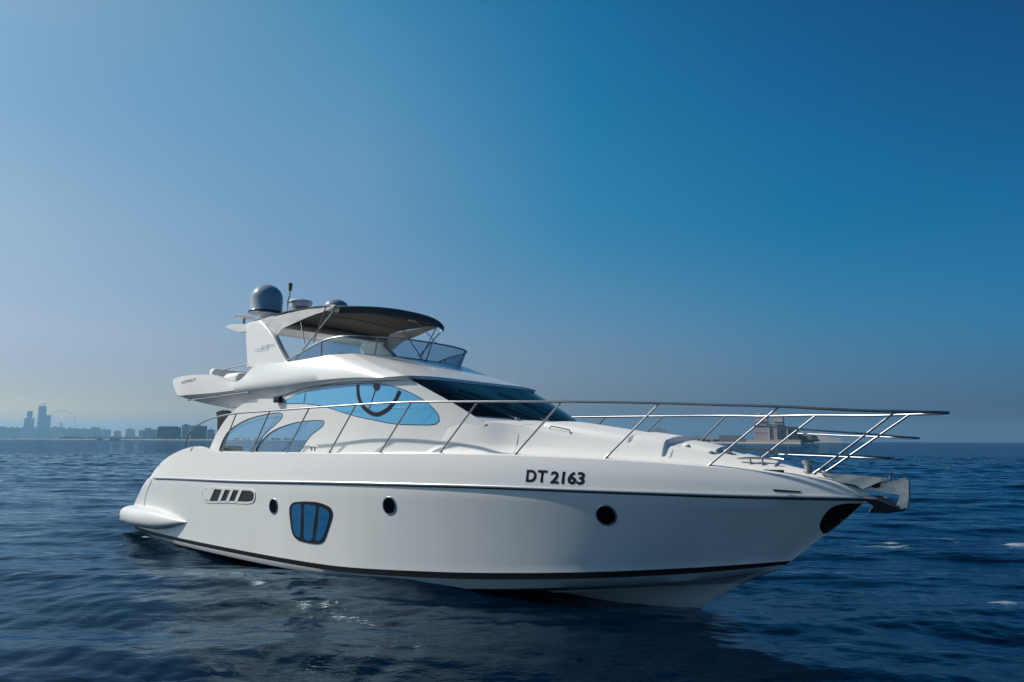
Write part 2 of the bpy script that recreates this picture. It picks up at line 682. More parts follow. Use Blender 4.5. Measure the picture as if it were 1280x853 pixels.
    fmask = math_('MULTIPLY', fm.outputs[0], math_('MINIMUM', math_('MULTIPLY', total, 4.0), 1.0))
    wf = N('ShaderNodeBsdfDiffuse')
    wf.inputs[0].default_value = (.42, .47, .52, 1)
    ms = N('ShaderNodeMixShader')
    Lk(math_('MULTIPLY', fmask, .8), ms.inputs[0])
    Lk(b.outputs[0], ms.inputs[1])
    Lk(wf.outputs[0], ms.inputs[2])
    Lk(ms.outputs[0], n.nodes['Material Output'].inputs[0])
    return m


sea = bpy.data.objects.new('sea', make_sea())
sea.data.materials.append(sea_material())
link(sea)
sea['kind'] = 'structure'


# ------------------------------------------------------------------ the air
hz = bpy.data.materials.new('haze air')
hz.use_nodes = True
hz.node_tree.nodes.clear()
ho = hz.node_tree.nodes.new('ShaderNodeOutputMaterial')
hv = hz.node_tree.nodes.new('ShaderNodeVolumePrincipled')
hv.inputs['Color'].default_value = (.36, .70, 1.0, 1)
hv.inputs['Density'].default_value = HAZE_DENSITY
hv.inputs['Anisotropy'].default_value = .35
hz.node_tree.links.new(hv.outputs[0], ho.inputs['Volume'])
bm = bmesh.new()
box(bm, -14500, 14500, -14500, 14500, -1.6, 266)
haze = obj('haze', bm, hz)
haze['kind'] = 'stuff'

# ------------------------------------------------------------------ the far shores
def facade(name, wall, glass, bw, rh, frac=.55, rough=.6, gloss=.25):
    """rows of window openings in a wall, in the building's own coordinates"""
    m = bpy.data.materials.new(name)
    m.use_nodes = True
    n = m.node_tree
    b = n.nodes['Principled BSDF']
    tc = n.nodes.new('ShaderNodeTexCoord')
    sp = n.nodes.new('ShaderNodeSeparateXYZ')
    n.links.new(tc.outputs['Object'], sp.inputs[0])
    ad = n.nodes.new('ShaderNodeMath')
    n.links.new(sp.outputs[0], ad.inputs[0])
    n.links.new(sp.outputs[1], ad.inputs[1])
    cb = n.nodes.new('ShaderNodeCombineXYZ')
    n.links.new(ad.outputs[0], cb.inputs[0])
    n.links.new(sp.outputs[2], cb.inputs[1])
    br = n.nodes.new('ShaderNodeTexBrick')
    br.offset = 0
    br.inputs['Color1'].default_value = (*glass, 1)
    br.inputs['Color2'].default_value = (*[c * 1.6 for c in glass], 1)
    br.inputs['Mortar'].default_value = (*wall, 1)
    br.inputs['Scale'].default_value = 1
    br.inputs['Mortar Size'].default_value = bw * (1 - frac) / 2
    br.inputs['Mortar Smooth'].default_value = 0
    br.inputs['Brick Width'].default_value = bw
    br.inputs['Row Height'].default_value = rh
    n.links.new(cb.outputs[0], br.inputs['Vector'])
    n.links.new(br.outputs['Color'], b.inputs['Base Color'])
    mr = n.nodes.new('ShaderNodeMapRange')
    mr.inputs[3].default_value = gloss
    mr.inputs[4].default_value = rough
    n.links.new(br.outputs['Fac'], mr.inputs[0])
    n.links.new(mr.outputs[0], b.inputs['Roughness'])
    return m


M['f_blue'] = facade('grey facade', (.52, .52, .50), (.16, .19, .22), 5.0, 3.6)
M['f_pale'] = facade('pale facade', (.56, .54, .51), (.16, .17, .18), 6.0, 3.6, .5)
M['f_sand'] = facade('sand facade', (.48, .42, .35), (.10, .10, .10), 5.0, 3.4, .45)
M['f_glass'] = facade('dark glass facade', (.05, .10, .12), (.015, .05, .065), 4.0, 4.0, .85, .4, .15)
M['f_hotel'] = facade('hotel facade', (.40, .35, .34), (.10, .09, .09), 5.0, 3.5, .42)
M['f_hotel_glass'] = facade('hotel glass wing', (.06, .09, .11), (.012, .03, .045), 9.0, 3.8, .9, .4, .12)
M['sand'] = mat('beach sand', (.42, .38, .31), .9, vary=(.02, .2))
M['rock'] = mat('breakwater rock', (.40, .385, .36), .9, vary=(.3, .25))
M['leaf'] = mat('dark palms', (.035, .06, .035), .8, vary=(.2, .4))
M['boat_white'] = mat('boat paint', (.78, .78, .76), .35, vary=(1, .05))


def building(name, label, place, blocks, mt, group=None, cat='building'):
    x, y, az = place
    t = thing(name, label, cat, (x, y, 0), group)
    t.rotation_euler = (0, 0, -az)
    for i, (off, w, z0, z1) in enumerate(blocks):
        bm = bmesh.new()
        d = max(10.0, min(45.0, w * .5)) * (1 if i == 0 else .8)
        y0 = 0.0 if i == 0 else 1.0 + .7 * i
        box(bm, off - w / 2, off + w / 2, y0, y0 + d, z0 + .02 * i, z1)
        obj('wall' if i == 0 else ('spire' if w < 2.4 else 'roof_block'), bm, M[mt] if w > 2.4 else M['dull_steel'], t)
    return t


BUILDINGS = [
    ('tower_block', 'stepped pale tower standing alone at the far left of the skyline',
     (-3385, 5194, -0.5776), [(0.0, 60.9, 0.5, 144.8), (0.0, 32.8, 0.5, 195.0)], 'f_blue', None),
    ('skyscraper', 'tallest skyscraper of the left skyline with a crane on its roof and a lower annex',
     (-3311, 5242, -0.5633), [(-15.5, 47.6, 0.5, 233.4), (22.7, 33.6, 0.5, 169.5)], 'f_blue', None),
    ('apartment_block', 'plain blue grey apartment block cut by the left edge of the picture',
     (-3013, 4360, -0.6047), [(0.0, 78.8, 0.5, 70.0), (-13.5, 19.3, 69.8, 75.8), (15.5, 15.5, 70.2, 73.9)], 'f_pale', 'mid-rise blocks along the far left shore'),
    ('apartment_block', 'apartment block below the stepped pale tower',
     (-2952, 4402, -0.5907), [(0.0, 72.5, 0.5, 66.2), (-12.4, 17.7, 66.1, 72.2), (14.2, 14.2, 66.4, 70.2)], 'f_blue', 'mid-rise blocks along the far left shore'),
    ('apartment_block', 'apartment block just left of the skyscraper foot',
     (-2958, 4542, -0.5772), [(0.0, 75.4, 0.5, 73.4), (-12.9, 18.4, 73.2, 79.6), (14.8, 14.8, 73.6, 77.5)], 'f_blue', 'mid-rise blocks along the far left shore'),
    ('apartment_block', 'apartment block under the tallest skyscraper',
     (-2831, 4481, -0.5635), [(0.0, 75.1, 0.5, 65.6), (-12.8, 18.3, 65.4, 71.6), (14.7, 14.7, 65.7, 69.6)], 'f_blue', 'mid-rise blocks along the far left shore'),
    ('apartment_block', 'long apartment block in front of the ferris wheel',
     (-2831, 4622, -0.5495), [(0.0, 78.1, 0.5, 72.8), (-13.4, 19.0, 72.7, 79.1), (15.3, 15.3, 73.0, 77.0)], 'f_blue', 'mid-rise blocks along the far left shore'),
    ('apartment_block', 'apartment block right of the ferris wheel',
     (-2700, 4561, -0.5345), [(0.0, 86.2, 0.5, 64.9), (-14.8, 21.1, 64.7, 71.1), (16.9, 17.0, 65.1, 69.0)], 'f_blue', 'mid-rise blocks along the far left shore'),
    ('apartment_block', 'flat roofed block left of the small white boats',
     (-2641, 4595, -0.5216), [(0.0, 53.2, 0.5, 63.2), (-9.0, 12.8, 63.1, 69.5), (10.3, 10.3, 63.3, 67.2)], 'f_blue', 'mid-rise blocks along the far left shore'),
    ('apartment_block', 'higher block directly behind the small white boats',
     (-2594, 4622, -0.5115), [(0.0, 58.2, 0.5, 72.2), (-9.9, 14.1, 72.0, 78.5), (11.3, 11.3, 72.3, 76.3)], 'f_blue', 'mid-rise blocks along the far left shore'),
    ('apartment_block', 'last block of the long shore row, beside open water',
     (-2573, 4702, -0.5008), [(0.0, 59.5, 0.5, 60.0), (-10.1, 14.4, 59.9, 66.4), (11.6, 11.6, 60.1, 64.2)], 'f_blue', 'mid-rise blocks along the far left shore'),
    ('office_block', 'small cube shaped block standing alone between two gaps in the skyline',
     (-1689, 3179, -0.4882), [(0.0, 27.2, 0.5, 36.4), (-3.0, 9.1, 36.4, 39.8)], 'f_blue', None),
    ('office_block', 'squat pale block with a dark tree belt at its foot',
     (-1646, 3202, -0.4749), [(0.0, 35.3, 0.5, 44.4), (-2.3, 15.3, 44.4, 47.8)], 'f_pale', None),
    ('office_block', 'uneven row block left of the long dark glass building',
     (-1497, 3053, -0.4560), [(-22.8, 20.5, 0.5, 38.6), (-0.7, 23.6, 0.5, 47.9), (22.2, 22.3, 0.5, 42.3)], 'f_pale', None),
    ('glass_building', 'long dark glass building on the left shore',
     (-964, 2088, -0.4325), [(0.0, 61.3, 0.5, 36.0), (-2.0, 49.0, 36.0, 38.2)], 'f_glass', None),
    ('concrete_building', 'unfinished concrete building between the two dark glass buildings',
     (-925, 2106, -0.4139), [(0.0, 21.8, 0.5, 42.5), (-1.6, 8.3, 42.5, 45.9)], 'f_pale', None),
    ('glass_building', 'dark glass building nearest the yacht stern',
     (-894, 2119, -0.3994), [(0.0, 43.1, 0.5, 40.4), (-4.7, 18.9, 40.4, 42.4)], 'f_glass', None),
    ('villa_block', 'low pale building seen behind the curved stern rail',
     (-864, 2132, -0.3851), [(0.0, 20.2, 0.5, 29.6), (-0.5, 8.5, 29.6, 31.9)], 'f_pale', None),
    ('villa_block', 'low flat building seen just right of the windshield',
     (299, 2683, 0.1110), [(0.0, 28.7, 0.5, 44.4), (0.0, 11.5, 44.4, 47.2)], 'f_pale', None),
    ('apartment_block', 'stepped low building above the forward end of the cabin roof line',
     (335, 2679, 0.1245), [(0.0, 41.5, 0.5, 40.1), (-7.9, 17.2, 0.5, 45.0)], 'f_sand', None),
    ('villa_block', 'long low building left of the ship shaped hotel, its left half',
     (379, 2673, 0.1409), [(0.0, 44.2, 0.5, 38.7), (3.6, 14.2, 38.8, 41.9)], 'f_blue', None),
    ('villa_block', 'long low building left of the ship shaped hotel, its right half',
     (423, 2667, 0.1572), [(0.0, 41.1, 0.5, 34.5), (-3.5, 14.2, 34.5, 37.4)], 'f_sand', None),
    ('apartment_block', 'small block with a higher middle next to the ship shaped hotel',
     (464, 2660, 0.1727), [(0.0, 36.7, 0.5, 37.4), (-1.4, 16.9, 0.5, 43.1)], 'f_pale', None),
    ('hotel_building', 'ship shaped stepped hotel with a thin spire beyond the foredeck',
     (532, 2647, 0.1982), [(0.0, 83.9, 0.5, 31.9), (-5.6, 50.4, 0.5, 43.2), (-7.0, 25.2, 0.5, 50.0), (-7.6, 1.7, 50.0, 58.8)], 'f_pale', None),
    ('villa_block', 'low villa beyond the foredeck hatch',
     (577, 2535, 0.2239), [(0.0, 37.3, 0.5, 15.9), (-1.3, 13.3, 15.9, 18.6)], 'f_sand', None),
    ('villa_block', 'low house among trees left of the tan block',
     (634, 2522, 0.2463), [(0.0, 36.9, 0.5, 18.5), (-2.6, 15.8, 18.5, 21.2)], 'f_sand', None),
    ('villa_block', 'pale low house touching the tan block',
     (676, 2511, 0.2630), [(0.0, 44.4, 0.5, 17.5), (-3.9, 15.7, 17.5, 20.2)], 'f_pale', None),
    ('apartment_block', 'tan flat roofed block with a thin mast left of the big hotel',
     (683, 2301, 0.2884), [(0.0, 76.0, 0.5, 21.9), (-11.9, 28.6, 21.9, 24.8), (9.4, 1.2, 21.9, 37.4)], 'f_sand', None),
    ('terrace_block', 'hazy far terrace right of the big hotel, its tall left end',
     (1417, 3526, 0.3820), [(0.0, 67.0, 0.5, 42.2), (-5.3, 21.2, 42.2, 46.0)], 'f_blue', None),
    ('terrace_block', 'hazy far terrace right of the big hotel, middle section',
     (1471, 3504, 0.3974), [(0.0, 47.0, 0.5, 44.1), (-2.6, 17.4, 44.1, 47.8)], 'f_pale', None),
    ('terrace_block', 'hazy far terrace right of the big hotel, low right end',
     (1518, 3483, 0.4111), [(0.0, 53.3, 0.5, 21.7), (-9.5, 17.2, 21.6, 24.6)], 'f_blue', None),
]
NEAR = .6                                      # the right-hand shore lies nearer than the left one
for nm_, lb_, pl_, bl_, mt_, gr_ in BUILDINGS:
    if pl_[0] > 0:
        pl_ = (pl_[0] * NEAR, pl_[1] * NEAR, pl_[2])
        bl_ = [tuple(round(v_ * NEAR, 2) for v_ in b_) for b_ in bl_]
    bt_ = building(nm_, lb_, pl_, bl_, mt_, gr_)
    if nm_ == 'skyscraper':
        for off in (-9, 6):
            bm = bmesh.new()
            zt = max(b_[3] for b_ in bl_)
            tube(bm, [(off - 12, 14, zt), (off - 12, 14, zt + 16)], 1.4, 4)
            tube(bm, [(off - 22, 14, zt + 12), (off + 10, 14, zt + 20)], 1.2, 4)
            obj('crane', bm, M['dull_steel'], bt_)

# the big twin towered hotel on the right
hotel = thing('twin_tower_hotel', 'big pale twin towered hotel with a dark glass wing beyond the bow rail', 'hotel', (631 * NEAR, 1792 * NEAR, 0))
hotel.rotation_euler = (0, 0, -.50)
for nm_, off, w, z0, z1, y0, d, mt_ in (('podium', 0, 125.6, .5, 8.0, -6, 60, 'f_sand'), ('wall', -26.1, 34.0, 8, 39.7, 0, 30, 'f_hotel'), ('tower', -26.1, 26.5, 39.7, 65.8, 2, 24, 'f_hotel'),
                                  ('tower_cap', -33.5, 12.9, 65.9, 73.1, 3, 12, 'f_pale'), ('link_wing', -2.5, 13, 8, 45.5, 4, 22, 'f_hotel'), ('tower', 12.5, 21.8, 8, 64.6, 3, 24, 'f_hotel'),
                                  ('tower_cap', 7.9, 11.6, 64.7, 73.3, 4, 12, 'f_pale'), ('wall', 6.0, 9, 8, 42.5, -1, 10, 'f_hotel'),
                                  ('glass_wing', 22.5, 24, 8, 41.5, -2.5, 30, 'f_hotel_glass'), ('glass_wing', 46, 22.5, 8, 38.5, -1.2, 30, 'f_hotel_glass'), ('stair_shaft', -8.6, 3.0, 8, 41.5, -2, 6, 'f_pale'), ('stair_shaft', 33.6, 2.4, 8, 42.8, -4, 6, 'f_pale')):
    bm = bmesh.new()
    box(bm, *[v_ * NEAR for v_ in (off - w / 2, off + w / 2, y0, y0 + d, z0, z1)])
    obj(nm_, bm, M[mt_], hotel)
for off, z in ((-26.1, 39.7), (-26.1, 53), (12.5, 52), (-26.1, 26), (12.5, 45)):
    bm = bmesh.new()
    w = 36 if off < 0 and z < 45 else 28.5 if off < 0 else 23.5
    box(bm, *[v_ * NEAR for v_ in (off - w / 2, off + w / 2, -.8, 28, z - .6, z + .9)])
    obj('cornice', bm, M['f_pale'], hotel)

# ferris wheel
wh = thing('ferris_wheel', 'huge thin rimmed ferris wheel right of the tallest skyscraper', 'ferris wheel', (-3741, 6151, 0))
wh.rotation_euler = (0, 0, .5464)
RW, HW_ = 104.5, 130.1
bm = bmesh.new()
tube(bm, [(RW * math.cos(a), 0, HW_ + RW * math.sin(a)) for a in np.linspace(0, 2 * math.pi, 73)], 1.5, 6, cap=False)
obj('rim', bm, M['dull_steel'], wh)
bm = bmesh.new()
lathe(bm, [(5, -12), (6, 0), (5, 12)], (0, 0, HW_), 14, 'Y')
obj('hub', bm, M['dull_steel'], wh)
for k in range(16):
    a = 2 * math.pi * k / 16
    bm = bmesh.new()
    tube(bm, [(0, 0, HW_), (RW * math.cos(a), 0, HW_ + RW * math.sin(a))], .28, 4)
    obj('spoke', bm, M['dull_steel'], wh)
for sx in (-1, 1):
    for sy in (-1, 1):
        bm = bmesh.new()
        tube(bm, [(0, sy * 11, HW_), (sx * 50, sy * 32, 0)], 2.2, 6)
        obj('support_leg', bm, M['dull_steel'], wh)


def shore(name, pts, w, h, m, seed):
    """a low strip of land along a line of points, `w` deep away from the camera"""
    r = np.random.RandomState(seed)
    P = catmull([(x, y, 0) for x, y in pts], 60)
    bm = bmesh.new()
    rows = []
    for i, p in enumerate(P):
        d = Vector((p[0], p[1], 0)).normalized()
        hh = h * (.75 + .5 * r.rand())
        q = Vector(p)
        rows.append([q + Vector((0, 0, -1)), q + d * 6 + Vector((0, 0, hh * .5)), q + d * 18 + Vector((0, 0, hh)), q + d * w + Vector((0, 0, hh)), q + d * (w + 10) + Vector((0, 0, -1))])
    grid(bm, rows)
    bmesh.ops.recalc_face_normals(bm, faces=bm.faces)
    o = obj(name, bm, m, None, 60)
    o['kind'] = 'structure'
    return o


shore('shore', [(-3900, 1900), (-2800, 3050), (-2451, 3349), (-1970, 3653)], 900, 3.0, M['sand'], 1)
shore('shore', [(-1700, 2790), (-1564, 2906), (-1412, 2983)], 500, 2.6, M['sand'], 2)
shore('shore', [(-990, 2010), (-900, 2060), (-793, 2106), (-640, 2180)], 400, 2.2, M['sand'], 3)
shore('shore', [(72, 1518), (252, 1488), (420, 1380), (500, 1285)], 700, 1.4, M['sand'], 4)
shore('shore', [(803, 2069), (864, 2046), (924, 2022)], 400, 1.4, M['sand'], 5)
shore('shore', [(336, 1080), (378, 1065), (423, 1050)], 160, 1.2, M['sand'], 6)

bw = shore('breakwater', [(210, 879), (222, 872), (276, 855), (326, 838)], 16, 1.6, M['rock'], 7)
del bw['kind']
tag(bw, 'long low pale rock breakwater in front of the big twin towered hotel', 'breakwater')


def tree_belt(pts, n, hgt, seed):
    """a far-off belt of trees that reads as one dark mass"""
    r = np.random.RandomState(seed)
    P = catmull([(x, y, 0) for x, y in pts], 200)
    bm = bmesh.new()
    for k in range(n):
        p = P[r.randint(len(P))]
        d = Vector((p[0], p[1], 0)).normalized()
        c = Vector(p) + d * r.uniform(3, 7) * hgt
        s_ = hgt * r.uniform(.45, 1.0)
        g = bmesh.ops.create_icosphere(bm, subdivisions=1, radius=1)
        for v in g['verts']:
            q = v.co * (1 + .25 * r.randn())
            v.co = c + Vector((q.x * s_ * .9, q.y * s_ * .9, 1.5 + s_ * .55 + q.z * s_ * .6))
    o = obj('tree_belt', bm, M['leaf'], None, 180)
    o['kind'] = 'stuff'


tree_belt([(-1700, 2790), (-1564, 2906), (-1412, 2983)], 120, 11, 1)
tree_belt([(-990, 2010), (-900, 2060), (-793, 2106), (-640, 2180)], 60, 6, 2)
tree_belt([(120, 1512), (252, 1488), (420, 1380), (500, 1285)], 170, 5.4, 3)
tree_belt([(406, 1057), (429, 1048)], 26, 10.2, 4)
tree_belt([(-3300, 2550), (-2500, 3310), (-2200, 3530), (-1980, 3650)], 160, 8, 5)


def small_boat(x, y, rz, label):
    t = thing('small_boat', label, 'boat', (x, y, 0), 'small white boats moored off the left shore')
    t.rotation_euler = (0, 0, rz)
    bm = bmesh.new()
    rows = []
    for u in np.linspace(0, 1, 12):
        b_ = 1.9 * (1 - max(0, (u - .45) / .55) ** 2.2)
        rows.append([(-6 + 12.5 * u, s_ * b_ * f_, z_) for s_, f_, z_ in ((-1, 1, 1.5 + .5 * u), (-1, .75, 0), (0, 0, -.3), (1, .75, 0), (1, 1, 1.5 + .5 * u))] + [(-6 + 12.5 * u, 0, 1.55 + .5 * u)])
    grid(bm, [r_ + [r_[0]] for r_ in rows])
    bmesh.ops.recalc_face_normals(bm, faces=bm.faces)
    obj('hull', bm, M['boat_white'], t)
    bm = bmesh.new()
    box(bm, -4, 2.2, -1.4, 1.4, 1.5, 3.3, .3, 2)
    obj('cabin', bm, M['boat_white'], t)
    bm = bmesh.new()
    box(bm, -3.6, 2.26, -1.43, 1.43, 2.3, 2.9, .05, 1)
    obj('window_band', bm, M['dark_glass'], t)
    bm = bmesh.new()
    box(bm, -3.8, -.2, -1.2, 1.2, 3.3, 4.4, .3, 2)
    obj('flybridge', bm, M['boat_white'], t)


small_boat(-826, 1488, .45, 'leftmost of three small white boats off the left shore')
small_boat(-806, 1496, .75, 'middle one of three small white boats off the left shore')
small_boat(-775, 1458, .3, 'rightmost of three small white boats, nearest the yacht stern')

#@@ENDSEA
# ------------------------------------------------------------------ the yacht: root
TH, HEEL = R(41.8), R(1.2)
yacht = thing('motor_yacht', 'large white flybridge motor yacht with blue side windows lying on the dark sea', 'yacht',
              (-7.72, 20.58, 0))
yacht.rotation_euler = (-HEEL * 1.0, 0, -TH)
BOAT = (Matrix.Translation((-7.72, 20.58, 0)) @ Matrix.Rotation(-TH, 4, 'Z') @ Matrix.Rotation(-HEEL, 4, 'X'))

# ---- hull lines (x forward from the transom, starboard is -y, z up from the waterline)
XA = -1.15


def hb(B, x0, L, n, aft=0.006):
    def f(x):
        if x < x0:
            return B - aft * (x0 - x) ** 2
        return B * max(0.0, 1 - ((x - x0) / (L - x0)) ** n)
    return f


b_rub = hb(2.30, 5, 16.48, 2.4)
b_gun = hb(2.24, 5, 16.42, 2.35)
r_boot = fn([(-1.2, .965), (5, .975), (8, .965), (10, .925), (12, .845), (13, .755), (14, .54), (15, .25), (15.42, 0)])
r_chine = fn([(-1.2, .93), (5, .945), (8, .925), (10, .86), (12, .745), (13, .63), (14, .42), (15, .12), (15.28, 0)])


def b_boot(x):
    return b_rub(x) * r_boot(x)


def b_chine(x):
    return b_rub(x) * r_chine(x)



b_strake = hb(1.15, 4.5, 14.75, 1.9)
z_rub = fn([(-1.2, .62), (-.5, 1.22), (.09, 1.36), (4.8, 1.47), (7.5, 1.55), (9.6, 1.60), (11.7, 1.635), (13.2, 1.64), (14.7, 1.645), (16.5, 1.67)])
z_gun = fn([(-1.2, .63), (-.9, .86), (-.5, 1.24), (.1, 1.66), (.9, 1.96), (1.7, 2.12), (2.35, 2.18), (2.75, 2.16), (3.1, 2.09), (3.8, 2.07), (6, 2.09), (7.5, 2.10), (10.3, 2.145), (11.7, 2.14),
            (13.2, 2.11), (14.5, 2.05), (15.3, 1.985), (16.0, 1.90), (16.45, 1.79)])
z_boot1 = fn([(-1.2, .10), (.3, .07), (5, .09), (7.6, .11), (10.2, .24), (12.5, .43), (14.2, .62), (15.5, .81)])
z_boot0 = fn([(-1.2, .02), (.3, -.01), (5, .005), (7.6, .02), (10.2, .14), (12.5, .335), (14.2, .54), (15.5, .77)])
z_chine = fn([(-1.2, -.10), (5, -.10), (8, -.08), (10.2, -.02), (12.5, .20), (14.2, .44), (15.3, .67)])
z_strake = fn([(-1.2, -.45), (8, -.40), (10.5, -.18), (12.5, .08), (14.0, .31), (14.8, .43)])


def stem_x(z):
    return float(np.interp(z, [-.5, 0, .45, .78, 1.2, 1.70, 1.79], [13.3, 14.19, 14.88, 15.40, 15.9, 16.48, 16.45]))


NS = 90
ss = np.linspace(0, 1, NS)
ss = 1 - (1 - ss) ** 1.35


def line(bf, zf, xe, dz=0.0, din=0.0):
    rows = []
    for s in ss:
        x = XA + s * (xe - XA)
        rows.append((x, -max(0.0, bf(x) - din * (1 - s ** 6)), zf(x) + dz * (1 - s ** 6)))
    x, y, z = rows[-1]
    rows[-1] = (x, 0.0, z)
    return rows


L_keel = line(lambda x: 0.0, fn([(-1.2, -.9), (9, -.8), (12, -.62), (13.3, -.5)]), 13.3)
L_str0 = line(b_strake, z_strake, 14.73, din=.03)
L_str1 = line(b_strake, z_strake, 14.74, din=-.075, dz=-.012)
L_str2 = line(b_strake, z_strake, 14.75, din=-.08, dz=.03)
L_chi0 = line(b_chine, z_chine, 15.22, din=.07, dz=-.015)
L_chi1 = line(b_chine, z_chine, 15.24, din=-.02)
L_boot0 = line(b_boot, z_boot0, 15.36)
L_boot1 = line(b_boot, z_boot1, 15.44)
L_rub = line(b_rub, z_rub, 16.48)
L_rub2 = line(lambda x: b_rub(x) - .005, lambda x: min(z_rub(x) + .06, z_gun(x) - .004), 16.48)
z_top = lambda x: z_gun(x)
L_gun = line(b_gun, z_gun, 16.45)


def mid(La, Lb, t, bulge):
    rows = []
    for i, (a, b) in enumerate(zip(La, Lb)):
        s = ss[i]
        f = math.sin(math.pi * t) * bulge * s ** 2 * (1 - s ** 10)
        p = [a[k] * (1 - t) + b[k] * t for k in range(3)]
        p[1] = min(0.0, p[1] + f)
        if i == NS - 1:
            p[1] = 0.0
        rows.append(tuple(p))
    return rows


mids = [mid(L_boot1, L_rub, t, .035) for t in (.12, .25, .4, .55, .7, .85)]
ub = [mid(L_rub2, L_gun, t, -.03) for t in (.3, .6, .85)]
cap = line(lambda x: max(0, b_gun(x) - .055), lambda x: z_gun(x) + .028, 16.36)
cap2 = line(lambda x: max(0, b_gun(x) - .11), lambda x: z_gun(x) + .022, 16.28)
rows = [L_keel, L_str0, L_str1, L_str2, L_chi0, L_chi1, L_boot0, L_boot1] + mids + [L_rub, L_rub2] + ub + [L_gun, cap, cap2]
mi = [0] * (len(rows) - 1)
mi[0] = mi[1] = mi[2] = mi[3] = 2
mi[4] = 0
mi[6] = 1
bm = bmesh.new()
grid(bm, rows, flip=True, matidx=mi)
mirror(bm)
bmesh.ops.dissolve_degenerate(bm, edges=bm.edges[:], dist=1e-5)
# transom: close the aft end
aft = [v for v in bm.verts if abs(v.co.x - XA) < 1e-4]
st = sorted([v for v in aft if v.co.y <= 0], key=lambda v: v.co.z)
pt = sorted([v for v in aft if v.co.y > 0], key=lambda v: -v.co.z)
try:
    bm.faces.new(st + pt)
except Exception:
    pass
bmesh.ops.recalc_face_normals(bm, faces=bm.faces)
hull_bvh = BVHTree.FromBMesh(bm)
hull = obj('hull', bm, [M['gelcoat'], M['boot'], M['antifoul']], yacht, 32)


def caster(bvh, fallback=-1.9):
    def f(x, z):
        hit = bvh.ray_cast(Vector((x, -12, z)), Vector((0, 1, 0)))
        return hit[0].y if hit[0] is not None else fallback
    return f


HULL = caster(hull_bvh)

# rub rail: a steel half round along the knuckle
bm = bmesh.new()
xs = np.concatenate([np.linspace(.08, 14, 60), np.linspace(14.1, 16.47, 24)])
path = [(x, -(b_rub(x) + .004), z_rub(x) + .028) for x in xs]
tube(bm, path, [.010] + [.027] * (len(path) - 1), 10)
mirror(bm)
M['rail_cap'] = mat('brushed rail capping', (.50, .51, .53), .35, metal=.45)
obj('rub_rail', bm, M['rail_cap'], yacht, 60)
bm = bmesh.new()
path = [(x, -(b_rub(x) - .004), z_rub(x) - .002) for x in xs[1:]]
tube(bm, path, .0135, 8)
mirror(bm)
obj('rub_rail_fender', bm, M['black'], yacht, 60)

# ---- deck, side decks and foredeck
z_sh = fn([(2.4, 2.0), (8.5, 2.02), (9.3, 2.36), (10.0, 2.60), (10.6, 2.70), (11.1, 2.68), (11.9, 2.575), (13.0, 2.43), (14, 2.30), (15, 2.11), (15.6, 2.0), (16.2, 1.89)])
z_ce = fn([(2.4, 2.0), (8.5, 2.0), (9.3, 2.5), (10.2, 2.73), (11, 2.76), (11.4, 2.72), (11.9, 2.66), (13.1, 2.50), (14.2, 2.35), (15.07, 2.165), (15.7, 2.03), (16.3, 1.90)])
f_sh = fn([(2.4, .76), (9, .82), (10.2, .90), (10.9, .87), (11.5, .78), (13, .66), (14.5, .55), (16, .5)])
bm = bmesh.new()
rows = []
for x in np.linspace(1.9, 16.28, 110):
    g = max(.004, b_gun(x) - .11)
    zg = z_gun(x) + .022
    d = float(np.interp(x, [2, 9, 13, 15.5], [.10, .08, .03, .008]))
    sh = g * f_sh(x)
    zs, zc = max(z_sh(x), zg - d), max(z_ce(x), zg - d + .01)
    w = (g - sh)
    r = [(x, -g, zg), (x, -(g - .06 * min(1, g)), zg - d), (x, -(sh + w * .42), zg - d + .015 + .10 * (zs - zg + d)),
         (x, -(sh + w * .22), zg - d + .42 * (zs - zg + d)), (x, -(sh + w * .07), zg - d + .84 * (zs - zg + d)), (x, -sh * .99, zs), (x, -sh * .93, zs + .18 * (zc - zs))]
    for t in (.8, .6, .4, .2, 0):
        r.append((x, -sh * t, zs + (zc - zs) * (1 - t ** 2)))
    rows.append(r)
grid(bm, rows, flip=True)
mirror(bm)
deck_bvh = BVHTree.FromBMesh(bm)
obj('deck', bm, M['deck'], yacht, 50)


def deck_z(x, y):
    hit = deck_bvh.ray_cast(Vector((x, y, 9)), Vector((0, 0, -1)))
    return hit[0].z if hit[0] is not None else 2.0


# ---- cabin
def ring(side, front, ns=50, nf=24):
    a = catmull(side, ns)
    b = catmull(front, nf)
    st = np.vstack([a, b[1:]])
    po = st[::-1][1:] * np.array([1, -1, 1])
    return [tuple(p) for p in np.vstack([st, po])]


def b_cab(x, z):
    b = 1.86 if x < 8 else 1.86 - .045 * (x - 8) ** 2
    return b - .03 * (z - 2.0)


